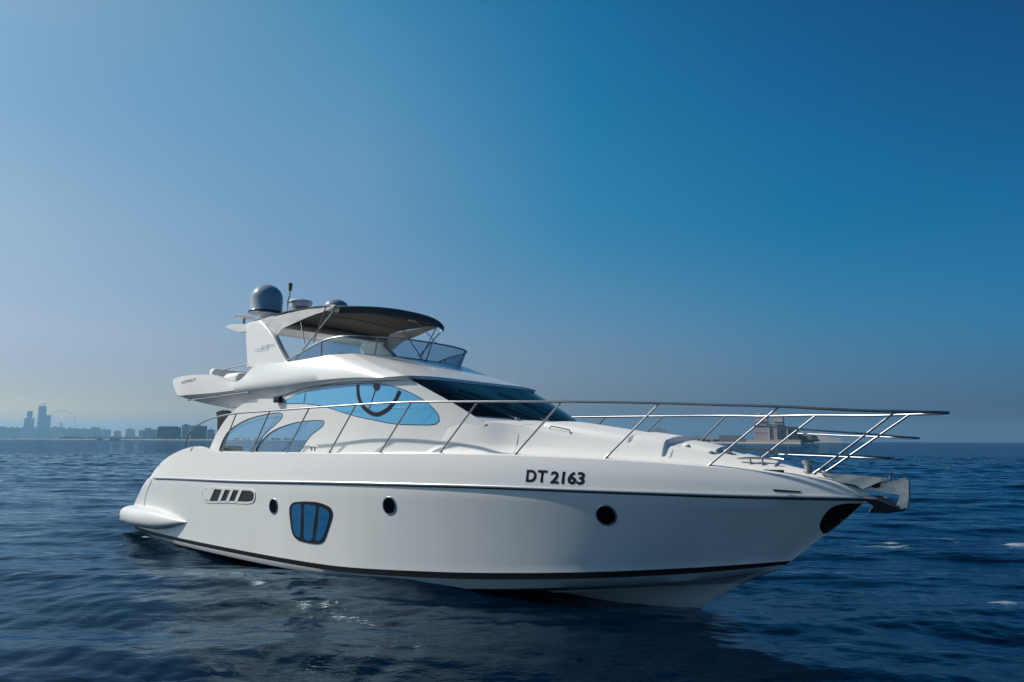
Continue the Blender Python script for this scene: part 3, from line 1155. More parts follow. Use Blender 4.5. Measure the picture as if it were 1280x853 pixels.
XS = 7.2                                      # forward of this the side turns into the windshield
side0 = [(XS, -b_cab(XS, 2), 2.0), (8.5, -b_cab(8.5, 2), 2.0), (9.6, -b_cab(9.6, 2), 2.05), (10.3, -b_cab(10.3, 2.4), 2.40), (10.8, -1.46, 2.76)]
front0 = [(10.8, -1.46, 2.76), (11.0, -1.0, 2.745), (11.1, -.5, 2.74), (11.12, 0, 2.74)]
side1 = [(XS, -b_cab(XS, 3.48), 3.48), (8, -1.80, 3.50), (8.7, -1.77, 3.49), (9.33, -1.72, 3.47)]
front1 = [(9.33, -1.72, 3.47), (9.46, -1.25, 3.485), (9.45, -.6, 3.49), (9.43, 0, 3.49)]
R0 = ring(side0, front0)
R1 = ring(side1, front1)
rows = []
for t in np.linspace(-.16, 1, 10):
    rr = []
    for k, (a, b) in enumerate(zip(R0, R1)):
        p = [a[i] * (1 - t) + b[i] * t for i in range(3)]
        # gentle outward crown of the raked front and pillar
        w = max(0.0, min(1.0, (p[0] - 9.0) / 1.5))
        p[0] += .05 * math.sin(math.pi * t) * w
        rr.append(tuple(p))
    rows.append(rr)
bm = bmesh.new()
grid(bm, rows)
bmesh.ops.recalc_face_normals(bm, faces=bm.faces)
cab_bvh = BVHTree.FromBMesh(bm)
obj('cabin', bm, M['gelcoat'], yacht, 50)

# aft wing panels of the cabin side with two crescent openings
WIN1 = closed([(2.84, 2.14), (3.10, 2.50), (3.81, 2.78), (4.83, 2.92), (5.42, 2.92), (5.47, 2.87), (5.28, 2.73), (4.78, 2.46), (4.42, 2.10), (4.2, 2.03), (3.4, 2.03), (2.86, 2.05)], 70)
WIN2 = closed([(4.50, 2.16), (4.92, 2.48), (5.8, 2.70), (6.78, 2.755), (7.0, 2.73), (6.98, 2.66), (6.55, 2.44), (6.2, 2.12), (6.0, 2.03), (5.2, 2.03), (4.5, 2.05)], 70)
aft_edge = catmull([(2.25, 1.98), (2.35, 2.14), (2.62, 2.50), (3.05, 2.88), (3.5, 3.10), (3.9, 3.22)], 20)
wing_out = [tuple(p) for p in aft_edge] + [(4.5, 3.26), (5.3, 3.34), (6.2, 3.44), (XS, 3.48), (XS, 2.7), (XS, 2.0)]
CABS = lambda x, z: -b_cab(x, z)
for sg in (1, -1):
    bm = bmesh.new()
    slab(bm, wing_out, [WIN1, WIN2], CABS, 0, .05, .3)
    if sg < 0:
        for v in bm.verts:
            v.co.y = -v.co.y
        bmesh.ops.reverse_faces(bm, faces=bm.faces[:])
    wing = obj('cabin_wing', bm, M['gelcoat'], yacht, 40)
for lp in (WIN1, WIN2):
    for sg in (1, -1):
        made = []
        for nm, o_, hs, of, th_, mt in (('wing_window', offset_loop(lp, -.012), (), -.02, .008, 'wing_glass'),
                                        ('window_seal', offset_loop(lp, -.004), [offset_loop(lp, .010)], .003, .02, 'black')):
            bm = bmesh.new()
            slab(bm, o_, hs, CABS, of, th_, .5)
            if sg < 0:
                for v in bm.verts:
                    v.co.y = -v.co.y
                bmesh.ops.reverse_faces(bm, faces=bm.faces[:])
            made.append(obj(nm, bm, M[mt], made[0] if made else yacht))

CAB = caster(cab_bvh)


def cab_side(x, z):
    return CAB(x, z) if x > XS else -b_cab(x, z)


BIGWIN = closed([(5.48, 3.165), (5.8, 3.27), (6.2, 3.345), (6.9, 3.425), (7.96, 3.43), (8.67, 3.39), (9.35, 3.22), (9.85, 2.98), (10.08, 2.76), (10.08, 2.68), (9.95, 2.645), (9.59, 2.645), (9.12, 2.66),
                 (8.6, 2.73), (7.99, 2.82), (6.93, 3.03), (6.2, 3.11), (5.55, 3.135)], 110)
for sg in (-1, 1):          # port, then starboard (sw)
    made = []
    for nm, o_, hs, of, th_, mt, cl in (('side_window', BIGWIN, (), .006, .03, 'side_glass', .22),
                                        ('window_seal', offset_loop(BIGWIN, -.012), [offset_loop(BIGWIN, .003)], .003, .02, 'black', .5)):
        bm = bmesh.new()
        slab(bm, o_, hs, cab_side, of, th_, cl)
        if sg < 0:
            for v in bm.verts:
                v.co.y = -v.co.y
            bmesh.ops.reverse_faces(bm, faces=bm.faces[:])
        made.append(obj(nm, bm, M[mt], made[0] if made else yacht))
    sw = made[0]

# ---- windshield glass on the raked front
n_side = 50
bm = bmesh.new()
gl = []
for t in np.linspace(.03, .965, 9):
    rr = []
    idx = list(range(n_side - 1, len(R0) - n_side + 1))
    for k in idx:
        a, b = R0[k], R1[k]
        p = [a[i] * (1 - t) + b[i] * t for i in range(3)]
        w = max(0.0, min(1.0, (p[0] - 9.0) / 1.5))
        p[0] += .05 * math.sin(math.pi * t) * w + .012
        p[2] += .010
        rr.append(tuple(p))
    gl.append(rr)
grid(bm, gl)
bmesh.ops.recalc_face_normals(bm, faces=bm.faces)
ws = obj('windshield', bm, M['dark_glass'], yacht)

# ---- flybridge body
FBs = [(.27, -1.82, 3.65), (.60, -1.83, 3.452), (1.0, -1.77, 3.365), (1.9, -1.735, 3.225), (2.6, -1.74, 3.15), (3.09, -1.75, 3.105), (3.8, -1.76, 3.12), (4.5, -1.79, 3.19), (5.2, -1.84, 3.28), (6.2, -1.86, 3.41), (7, -1.86, 3.465), (8, -1.84, 3.475), (8.7, -1.81, 3.455), (9.34, -1.74, 3.44)]
FBf = [(9.34, -1.74, 3.44), (9.48, -1.26, 3.455), (9.475, -.6, 3.46), (9.455, 0, 3.46)]
F0s = [(.25, -1.865, 3.66), (.55, -1.89, 3.455), (1.0, -1.885, 3.445), (1.9, -1.885, 3.44), (2.6, -1.89, 3.442), (3.3, -1.90, 3.45), (3.9, -1.91, 3.456), (4.5, -1.915, 3.463), (5.2, -1.92, 3.475), (6.2, -1.92, 3.50), (7, -1.91, 3.515), (8, -1.88, 3.51), (8.7, -1.84, 3.475), (9.36, -1.755, 3.455)]
F0f = [(9.36, -1.755, 3.465), (9.47, -1.26, 3.488), (9.46, -.6, 3.492), (9.44, 0, 3.492)]
F1s = [(x - .01, y - .025, z + .03) for x, y, z in F0s[:-1]] + [(9.38, -1.79, 3.51)]
F1f = [(9.38, -1.79, 3.51), (9.475, -1.27, 3.535), (9.465, -.6, 3.54), (9.445, 0, 3.54)]
F2s = [(.17, -1.885, 3.76), (.6, -1.918, 3.70), (2.3, -1.915, 3.63), (3.2, -1.925, 3.58), (4.2, -1.95, 3.61), (5.8, -1.94, 3.70), (7.2, -1.91, 3.74), (8.2, -1.86, 3.70), (9.0, -1.72, 3.60)]
F2f = [(9.0, -1.72, 3.60), (9.2, -1.25, 3.62), (9.24, -.6, 3.635), (9.24, 0, 3.64)]
F25s = [(.12, -1.885, 3.84), (.6, -1.918, 3.86), (2.3, -1.912, 3.78), (3.2, -1.91, 3.64), (3.8, -1.905, 3.74), (4.3, -1.895, 3.80), (5.8, -1.87, 3.88), (7.0, -1.80, 3.91), (7.7, -1.72, 3.88), (8.3, -1.58, 3.78)]
F25f = [(8.3, -1.58, 3.78), (8.55, -1.2, 3.80), (8.63, -.6, 3.82), (8.65, 0, 3.83)]
F3s = [(.09, -1.88, 3.905), (.35, -1.90, 3.945), (.7, -1.912, 3.965), (1.3, -1.91, 3.965), (2.3, -1.905, 3.905), (2.85, -1.90, 3.79), (3.3, -1.89, 3.66), (3.62, -1.88, 3.72), (3.9, -1.865, 3.87), (4.08, -1.85, 3.99), (4.6, -1.84, 4.01), (5.84, -1.79, 4.03), (7.0, -1.72, 4.07), (7.45, -1.62, 4.07)]
F3f = [(7.45, -1.62, 4.07), (7.78, -1.2, 4.06), (7.93, -.6, 4.05), (7.96, 0, 4.05)]
F4s = [(x + (.08 if i == 0 else 0), y + .09, z + .012) for i, (x, y, z) in enumerate(F3s)]
F4f = [(x - .09, y + (.09 if i == 0 else 0), z + .012) for i, (x, y, z) in enumerate(F3f)]
F5s = [(x, y, float(np.interp(x, [.2, .7, 1.1], [3.78, 3.52, 3.40]))) for x, y, z in F4s]
F5f = [(x, y, 3.40) for x, y, z in F4f]
F4f[0], F5f[0] = F4s[-1], F5s[-1]
rr = [ring(a, b) for a, b in ((FBs, FBf), (F0s, F0f), (F1s, F1f), (F2s, F2f), (F25s, F25f), (F3s, F3f), (F4s, F4f), (F5s, F5f))]
bm = bmesh.new()
V = grid(bm, rr)
# close the wing tips
for side in (0, -1):
    try:
        bm.faces.new([r[side] for r in V])
    except Exception:
        pass
bmesh.ops.recalc_face_normals(bm, faces=bm.faces)
fly_bvh = BVHTree.FromBMesh(bm)
bm.normal_update()
for e in bm.edges:                                # the aft wings are crisp, flat sided mouldings
    if len(e.link_faces) == 2 and max(v.co.x for v in e.verts) < 3.6 and e.calc_face_angle() > R(20):
        e.smooth = False
fly_ob = obj('flybridge', bm, M['gelcoat'], yacht, 44)
FLY = caster(fly_bvh)

# flybridge floor = roof over the cockpit
bm = bmesh.new()
lo = [(x, -(abs(y) - .01), z - .005) for x, y, z in catmull(FBs, 40)]
lo2 = [(p[0], 0, p[2] + .05) for p in lo]
grid(bm, [lo, lo2])
hi = [(p[0], p[1], 3.44 if p[0] > .9 else p[2] + .08) for p in lo]
hi2 = [(p[0], 0, 3.45 if p[0] > .9 else p[2] + .10) for p in lo]
grid(bm, [hi, hi2])
mirror(bm)
bmesh.ops.recalc_face_normals(bm, faces=bm.faces)
obj('flybridge_floor', bm, M['gelcoat'], yacht, 30)

#@@DETAILS
# ------------------------------------------------------------------ helpers for fittings
def both(name, build, m, parent, angle=38, port=True):
    """a part on the starboard side and its twin to port, each a mesh of its own"""
    res = []
    for s in ((1, -1) if port else (1,)):
        bm = bmesh.new()
        build(bm)
        if s < 0:
            for v in bm.verts:
                v.co.y = -v.co.y
            bmesh.ops.reverse_faces(bm, faces=bm.faces[:])
        res.append(obj(name, bm, m, parent, angle))
    return res


def single(name, build, m, parent, angle=38):
    bm = bmesh.new()
    build(bm)
    return obj(name, bm, m, parent, angle)


def frame_of(bvh, x, z):
    p, n, i, d = bvh.ray_cast(Vector((x, -12, z)), Vector((0, 1, 0)))
    if n.y > 0:
        n = -n
    a = Vector((1, 0, 0))
    a = (a - n * a.dot(n)).normalized()
    b = n.cross(a)
    if b.z < 0:
        b = -b
    return p, n, a, b


def lathe_on(bm, bvh, x, z, prof, n=32):
    """turn a (radius, height above the surface) profile about the surface normal at (x, z)"""
    p, nn, a, b = frame_of(bvh, x, z)
    rings = []
    for r, hgt in prof:
        rings.append([bm.verts.new(p + nn * hgt + r * (math.cos(2 * math.pi * k / n) * a + math.sin(2 * math.pi * k / n) * b)) for k in range(n)])
    for i in range(len(rings) - 1):
        for k in range(n):
            bm.faces.new([rings[i][k], rings[i][(k + 1) % n], rings[i + 1][(k + 1) % n], rings[i + 1][k]])
    bm.faces.new(rings[-1])
    bmesh.ops.recalc_face_normals(bm, faces=bm.faces)


def lettering(name, text, x0, x1, z0, z1, surf, m, parent, off=.005, bold=.018, shear=.0, spacing=1.0, drop=0.0):
    """flat letters laid on a side surface: left to right = aft to forward"""
    cu = bpy.data.curves.new('letters', 'FONT')
    cu.body = text
    cu.offset = bold
    cu.shear = shear
    cu.space_character = spacing
    cu.resolution_u = 6
    t = bpy.data.objects.new('letters', cu)
    COL.objects.link(t)
    dg = bpy.context.evaluated_depsgraph_get()
    me = bpy.data.meshes.new_from_object(t.evaluated_get(dg))
    bpy.data.objects.remove(t)
    xs = [v.co.x for v in me.vertices]
    ys = [v.co.y for v in me.vertices]
    ax, bx, ay, by = min(xs), max(xs), min(ys), max(ys)
    for v in me.vertices:
        u = (v.co.x - ax) / (bx - ax)
        w = (v.co.y - ay) / (by - ay)
        x = x0 + (x1 - x0) * u
        z = z0 + (z1 - z0) * w + drop * u
        v.co = (x, surf(x, z) - off, z)
    me.name = name
    me.materials.append(m)
    o = bpy.data.objects.new(name, me)
    return link(o, parent)


def plate(bm, poly, y0, y1):
    """a flat plate with an (x, z) outline between two values of y"""
    slab(bm, poly, (), None, 0, y1 - y0, 5, flat_y=y0)


# ------------------------------------------------------------------ hull fittings
for x, z in ((6.05, 1.055), (9.36, 1.255), (13.22, 1.315)):
    ph = single('porthole', lambda b: lathe_on(b, hull_bvh, x, z, [(.158, -.02), (.158, .004), (.152, .010), (.138, .010), (.133, .002), (.133, -.02)], 36), M['steel'], yacht)
    single('porthole_glass', lambda b: lathe_on(b, hull_bvh, x, z, [(.132, -.02), (.132, .003)], 36), M['dark_glass'], ph)

HW = [(6.615, 1.06), (6.715, 1.154), (7.0, 1.20), (7.25, 1.213), (7.488, 1.211), (7.712, 1.18), (7.87, 1.125), (7.92, 1.045), (7.885, .915), (7.792, .72), (7.70, .55), (7.60, .482), (7.378, .454), (7.097, .46), (6.87, .49), (6.735, .577), (6.65, .80)]
HWL = closed(HW, 80)
hw = single('hull_window', lambda b: slab(b, HWL, (), HULL, .012, .04, .2), M['black'], yacht)
for poly in ([(6.70, 1.07), (6.74, 1.115), (6.995, 1.135), (7.0, .9), (6.975, .54), (6.87, .552), (6.79, .61), (6.735, .78)],
             [(7.11, 1.145), (7.30, 1.148), (7.455, 1.143), (7.40, .8), (7.335, .515), (7.118, .528), (7.11, .8)],
             [(7.575, 1.13), (7.72, 1.105), (7.83, 1.06), (7.845, .98), (7.77, .78), (7.66, .58), (7.58, .528), (7.465, .522), (7.53, .83)]):
    single('window_pane', lambda b: slab(b, closed(poly, 40), (), HULL, .017, .01, .2), M['hull_glass'], hw)

VO = [(3.0, 1.14), (3.02, 1.21), (3.12, 1.265), (3.35, 1.283), (4.2, 1.30), (5.05, 1.325), (5.25, 1.315), (5.335, 1.26), (5.33, 1.19), (5.29, 1.12), (5.15, 1.085), (4.2, 1.045), (3.4, .995), (3.15, 1.005), (3.02, 1.07)]
VL = closed(VO, 70)
vent = single('engine_vent', lambda b: slab(b, VL, (), HULL, .003, .03, .3), M['rubber'], yacht)  # dark sheet painted in for the shaded depth of the vent recess
single('vent_frame', lambda b: slab(b, offset_loop(VL, -.03), [offset_loop(VL, .012)], HULL, .012, .05, .3), M['gelcoat'], vent)
single('vent_blank', lambda b: slab(b, [(3.06, 1.03), (3.4, 1.01), (3.62, 1.275), (3.35, 1.272), (3.1, 1.245), (3.03, 1.18)], (), HULL, .014, .05, .3), M['gelcoat'], vent)
for k in range(3):
    xa = 3.78 + k * .37
    single('vent_fin', lambda b: slab(b, [(xa, 1.022 + k * .014), (xa + .13, 1.026 + k * .014), (xa + .33, 1.292 + k * .01), (xa + .20, 1.289 + k * .01)], (), HULL, .017, .05, .3), M['gelcoat'], vent)

single('bow_guard', lambda b: slab(b, catmull([(15.885, 1.20), (15.865, 1.29), (15.95, 1.45), (16.08, 1.57), (16.22, 1.615)], 24).tolist() + [(16.40, 1.625), (16.30, 1.53), (16.1, 1.34), (15.95, 1.215)], (), caster(hull_bvh, -.02), .006, .02, .06), M['boot'], yacht)

dec = single('number_decal', lambda b: slab(b, [(11.99, 1.715), (13.0, 1.712), (13.0, 1.965), (11.99, 1.965)], (), HULL, .0015, .01, .2), M['plate'], yacht)
dec_z = 0
lettering('registration_letters', 'DT', 12.03, 12.375, 1.752, 1.935, HULL, M['letter'], dec, .0065, .030, .05, 1.12)
lettering('registration_digits', '2163', 12.425, 12.955, 1.742, 1.928, HULL, M['letter'], dec, .0065, .030, .06, 1.0)
for poly in ([(15.415, 1.768), (15.43, 1.742), (15.72, 1.732), (15.735, 1.755)],):
    single('fairlead_slot', lambda b: slab(b, poly, (), HULL, .006, .02, .2), M['black'], yacht)
single('stern_fairlead', lambda b: slab(b, [(-.02, 1.60), (.28, 1.70), (.30, 1.735), (.10, 1.69)], (), HULL, .004, .03, .2), M['black'], yacht)

# thin panel seam round the stern quarter
bm = bmesh.new()
tube(bm, [(x, HULL(x, z) - .001, z) for x, z in catmull([(.02, 1.33), (-.25, 1.1), (-.42, .85), (-.48, .66)], 14)], .006, 5)
obj('quarter_seam', bm, M['rubber'], yacht)


# ------------------------------------------------------------------ swim platform with its side pods
def pod(bm):
    up = fn([(-1.80, .40), (-1.6, .56), (-.95, .655), (.28, .665), (1.2, .60), (1.8, .53), (2.25, .47)])
    lo = fn([(-1.80, .34), (-1.6, .19), (-.83, .135), (.62, .17), (1.4, .27), (1.9, .38), (2.25, .46)])
    wd = fn([(-1.80, .02), (-1.65, .16), (-1.2, .30), (-.4, .34), (.4, .31), (1.2, .22), (1.8, .12), (2.25, .01)])
    rows = []
    for x in np.linspace(-1.80, 2.25, 44):
        zu, zl, w = up(x), lo(x), wd(x)
        zc, hh = (zu + zl) / 2, (zu - zl) / 2
        base = (HULL(x, max(.3, zc)) if x > -1.1 else -2.06) + .06
        r = []
        for a in np.linspace(-90, 90, 15):
            ca, sa = math.cos(R(a)), math.sin(R(a))
            r.append((x, base - .06 - w * ca ** .75, zc + hh * math.copysign(abs(sa) ** .8, sa)))
        r = [(x, base + .25, zl)] + r + [(x, base + .25, zu)]
        rows.append(r)
    V = grid(bm, rows)
    bm.faces.new(V[0])
    bmesh.ops.recalc_face_normals(bm, faces=bm.faces)


plat = single('swim_platform', lambda b: box(b, -1.78, -1.0, -1.85, 1.85, .28, .60, .05), M['gelcoat'], yacht)
both('platform_pod', pod, M['gelcoat'], plat, 40)
single('pod_trim', lambda b: box(b, -1.77, -1.30, -2.385, -2.36, .395, .425, .006), M['steel'], plat)
single('platform_shade_tube', lambda b: tube(b, [(-1.0, -1.7, .03), (-.2, -1.75, .03)], [.13, .13], 14), M['rubber'], yacht)  # black tube standing in for the shadow below the swim platform

# ------------------------------------------------------------------ flybridge fittings
single('wing_lettering', lambda b: None, M['letter'], yacht) if False else lettering('wing_lettering', 'AZIMUT', .70, 1.50, 3.765, 3.84, FLY, M['letter'], fly_ob, .006, .0, .35, 1.25, drop=.035)
both('wing_handrail', lambda b: (tube(b, [(1.15, -1.915, 3.335), (2.6, -1.93, 3.365), (4.16, -1.945, 3.41)], .013, 8),
                                 [tube(b, [(x, -1.94, z), (x, -1.86, z + .06)], .01, 6) for x, z in ((1.2, 3.335), (2.65, 3.366), (4.1, 3.408))]), M['steel'], yacht)
both('flybridge_handrail', lambda b: tube(b, catmull([(2.15, -1.83, 3.90), (2.66, -1.82, 4.005), (3.2, -1.80, 4.065), (3.85, -1.78, 4.09)], 16), .013, 8), M['steel'], yacht)
single('flybridge_seat', lambda b: (box(b, 1.35, 2.2, -1.55, 1.3, 3.46, 3.92, .08, 3), box(b, 1.35, 1.62, -1.55, 1.3, 3.85, 4.16, .09, 3)), M['cushion'], yacht)
single('seat_bolster', lambda b: box(b, 2.2, 2.95, -1.6, -1.0, 3.46, 3.98, .12, 3), M['cushion'], yacht)
single('helm_console', lambda b: (box(b, 5.9, 6.9, -1.3, -.2, 3.45, 4.12, .1, 3), box(b, 5.1, 5.5, -1.2, -.3, 3.45, 4.2, .1, 3)), M['plastic'], yacht)

LEG = [(3.70, 4.0), (3.69, 4.16), (3.42, 4.80), (3.33, 5.04), (3.42, 5.10), (3.67, 5.11), (3.98, 5.11), (4.34, 4.90), (4.67, 4.68), (5.0, 4.37), (5.36, 4.06), (5.5, 4.0)]


def arch_leg(bm):
    slab(bm, LEG, (), lambda x, z: -1.80 + .10 * (z - 4.0) / 1.1, 0, .16, .3)
    es = [e for e in bm.edges if len(e.link_faces) == 2 and e.calc_face_angle() > 1.0]
    bmesh.ops.bevel(bm, geom=es, offset=.03, segments=3, profile=.5, affect='EDGES')


arch = single('radar_arch', lambda b: [grid(b, [[(x, y, z) for x, z in catmull([(3.33, 5.02), (3.36, 5.12), (3.7, 5.16), (4.1, 5.15), (4.38, 5.06), (4.42, 4.93), (4.2, 4.86), (3.7, 4.86), (3.38, 4.93)], 40, closed=True).tolist() + [(3.33, 5.02)]] for y in np.linspace(-1.62, 1.62, 12)])], M['gelcoat'], yacht, 45)
both('arch_leg', arch_leg, M['gelcoat'], arch)
bpy.context.view_layer.update()
ARCHS = lambda x, z: -1.80 + .10 * (z - 4.0) / 1.1
lettering('arch_emblem', '55', 4.18, 4.62, 4.345, 4.475, ARCHS, M['navy_letter'], arch, .004, .003, .25, 1.05)
single('arch_emblem_line', lambda b: [slab(b, [(xa, za), (xb, zb), (xb, zb + .014), (xa, za + .014)], (), ARCHS, .004, .004, 1) for xa, xb, za, zb in ((3.92, 4.42, 4.395, 4.405), (4.38, 4.84, 4.412, 4.425), (4.02, 4.2, 4.345, 4.35), (4.5, 4.76, 4.455, 4.462))], M['navy_letter'], arch)

# radome, radar, aerials on the arch
dome = single('satellite_dome', lambda b: lathe(b, [(.30, 5.345), (.385, 5.36), (.392, 5.40), (.378, 5.42), (.378, 5.71)] + [(.378 * math.cos(R(a)), 5.71 + .365 * math.sin(R(a))) for a in range(8, 89, 8)] + [(.01, 6.075)], (3.52, -1.3, 0), 40), M['dome'], yacht)
single('dome_mount', lambda b: lathe(b, [(.20, 5.12), (.17, 5.22), (.28, 5.345), (.27, 5.35)], (3.62, -1.3, 0), 28), M['plastic'], dome)
single('dome_band', lambda b: lathe(b, [(.393, 5.362), (.397, 5.375), (.397, 5.395), (.393, 5.405)], (3.52, -1.3, 0), 40), M['rubber'], dome)
radar = single('radar', lambda b: lathe(b, [(.16, 5.62), (.24, 5.64), (.285, 5.76), (.29, 5.79), (.27, 5.815), (.10, 5.845), (.01, 5.85)], (3.56, -.4, 0), 36), M['plastic'], yacht)
single('radar_mount', lambda b: (lathe(b, [(.13, 5.16), (.12, 5.40), (.20, 5.58), (.21, 5.62)], (3.62, -.4, 0), 20)), M['dull_steel'], radar)
single('radar_mark', lambda b: [b.faces.new([b.verts.new((3.56 + r * math.cos(R(a)), -.4 + r * math.sin(R(a)), z)) for a, z, r in ((a0, 5.735, .281), (a0 + 9, 5.735, .281), (a0 + 9, 5.765, .2925), (a0, 5.765, .2925))]) for a0 in range(222, 290, 12)], M['letter'], radar)
aer = single('aerial', lambda b: tube(b, [(3.15, -.5, 5.2), (3.13, -.5, 5.86), (3.2, -.5, 5.98), (3.2, -.5, 6.14)], .014, 8), M['rubber'], yacht)
single('aerial_head', lambda b: lathe(b, [(.02, 6.10), (.045, 6.12), (.045, 6.20), (.05, 6.22), (.05, 6.30), (.01, 6.32)], (3.2, -.5, 0), 14), M['brown'], aer)
single('whip_aerial', lambda b: tube(b, [(3.1, -1.15, 5.15), (2.9, -1.1, 5.5), (2.25, -.9, 5.95)], [.01, .008, .004], 6), M['plastic'], yacht)
single('horn_shelf', lambda b: slab(b, [(2.02, 5.16), (2.26, 5.20), (3.40, 5.10), (3.45, 4.93), (2.75, 4.96)], (), None, 0, .55, 9, flat_y=-1.55), M['plastic'], yacht, 30)
gps = single('antenna_disc', lambda b: lathe(b, [(.05, 5.36), (.24, 5.375), (.25, 5.395), (.20, 5.42), (.02, 5.435)], (2.5, -1.3, 0), 28), M['plastic'], yacht)
single('antenna_post', lambda b: lathe(b, [(.03, 5.14), (.03, 5.37)], (2.5, -1.3, 0), 12), M['steel'], gps)
single('searchlight', lambda b: lathe(b, [(.26, 5.22), (.27, 5.28), (.235, 5.37), (.14, 5.435), (.01, 5.455)], (5.95, -1.0, 0), 28), M['dome'], yacht)


# ------------------------------------------------------------------ bimini
def bim_front(y):
    return 7.22 - .46 * (abs(y) / 1.66) ** 2.6


def bim_half(x):
    return float(np.interp(x, [4.2, 6.8], [1.0, .885]))


def canopy(bm):
    rows = []
    for dz in (0, .022):
        for side in range(1):
            rr_ = []
            for y in np.linspace(-1.675, 1.675, 27):
                xf = bim_front(y)
                row = []
                for t in np.linspace(0, 1, 18):
                    x = 4.25 + (xf - 4.25) * t
                    z = 5.10 + .07 * (1 - (y / 1.64) ** 2) + .10 * math.sin(math.pi * min(1, t * .85 + .08)) - .010 * math.cos(t * 12) - .16 * max(0, 1 - t / .14) ** 1.5
                    row.append((x, y * bim_half(x), z + dz))
                # turned-down front lip
                row.append((xf + .03, y * .885, row[-1][2] - .035))
                row.append((xf + .015, y * .885, row[-1][2] - .10))
                rr_.append(row)
            rows.append(rr_)
    Va = grid(bm, rows[0])
    Vb = grid(bm, rows[1], flip=True)
    for A, B in ((Va[0], Vb[0]), (Va[-1], Vb[-1]), ([r[0] for r in Va], [r[0] for r in Vb]), ([r[-1] for r in Va], [r[-1] for r in Vb])):
        for i in range(len(A) - 1):
            bm.faces.new([A[i], A[i + 1], B[i + 1], B[i]])
    bmesh.ops.recalc_face_normals(bm, faces=bm.faces)


bim = single('bimini_canopy', canopy, M['canvas'], yacht, 50)
VAL = [(3.94, 5.115), (4.5, 5.155), (5.2, 5.165), (5.65, 5.17), (6.25, 5.195), (6.55, 5.185), (6.66, 5.17), (6.58, 5.125), (6.4, 5.095), (6.05, 5.045), (5.66, 4.985), (5.2, 4.91), (4.9, 4.83), (4.66, 4.70), (4.34, 4.885)]
both('canopy_side', lambda b: slab(b, VAL, (), lambda x, z: -1.67 * bim_half(x) + .03 * math.sin(x * 5.0 + z * 9) * .45, 0, .015, .14), M['white_canvas'], bim)
for x in (5.25, 6.35):
    single('canopy_bow', lambda b: tube(b, [(x, y, 5.065 + .07 * (1 - (y / 1.64) ** 2) + .10 * math.sin(math.pi * ((x - 4.25) / 3.0 * .85 + .08))) for y in np.linspace(-1.66 * bim_half(x), 1.66 * bim_half(x), 18)], .009, 8), M['canvas'], bim)
single('canopy_lamp', lambda b: box(b, 6.55, 6.65, .55, .85, 5.135, 5.165, .01), M['plastic'], bim)
for a, b_ in (((6.55, 5.10), (5.45, 4.03)), ((5.385, 5.02), (5.83, 4.42)), ((5.9, 4.45), (6.55, 5.10))):
    both('canopy_pole', lambda bb: tube(bb, [(a[0], -1.6 * bim_half(a[0]), a[1]), (b_[0], -1.66, b_[1])], .0135, 8), M['steel'], bim)
single('canopy_strut', lambda b: tube(b, [(6.95, 0.25, 5.22), (7.85, .3, 4.46)], .011, 8), M['steel'], bim)

# ------------------------------------------------------------------ flybridge windscreen
top = [(5.36, -1.745, 4.06), (5.9, -1.75, 4.20), (6.4, -1.735, 4.335), (6.8, -1.72, 4.41), (7.22, -1.66, 4.43), (7.62, -1.42, 4.43), (7.84, -1.1, 4.43), (7.99, -.6, 4.43), (8.03, 0, 4.43)]
botm = [(5.36, -1.745, 4.0), (5.9, -1.745, 4.03), (6.4, -1.72, 4.065), (6.8, -1.69, 4.08), (7.15, -1.62, 4.085), (7.45, -1.42, 4.08), (7.66, -1.1, 4.075), (7.82, -.6, 4.07), (7.86, 0, 4.07)]


def full(P, n):
    a = catmull(P, n)
    return np.vstack([a, a[::-1][1:] * np.array([1, -1, 1])])


TOP, BOT = full(top, 50), full(botm, 50)
single('flybridge_windscreen', lambda b: grid(b, [[tuple(p) for p in BOT], [tuple(p) for p in (BOT + TOP) / 2], [tuple(p) for p in TOP]]), M['screen_glass'], yacht, 60)
scr = yacht.children[-1] if False else bpy.data.objects['flybridge_windscreen']
single('screen_rail', lambda b: tube(b, TOP, .017, 8), M['steel'], scr)
single('screen_trim', lambda b: tube(b, BOT, .013, 8), M['black'], scr)
for i in (16, 33, 49, 65, 82):
    single('screen_post', lambda b: tube(b, [BOT[i], TOP[i]], .014, 8), M['steel'], scr)

# ------------------------------------------------------------------ cabin fittings
UL = catmull([(7.99, 3.41), (8.02, 3.24), (8.10, 3.09), (8.27, 2.945), (8.57, 2.84), (8.84, 2.905), (9.04, 3.07), (9.15, 3.25)], 40)


def stroke(bm, P, w, surf, off, th):
    P = np.asarray(P)
    t = np.gradient(P, axis=0)
    t /= np.linalg.norm(t, axis=1)[:, None]
    n_ = np.stack([-t[:, 1], t[:, 0]], 1) * w / 2
    slab(bm, [tuple(p) for p in P + n_] + [tuple(p) for p in (P - n_)[::-1]], (), surf, off, th, 9)


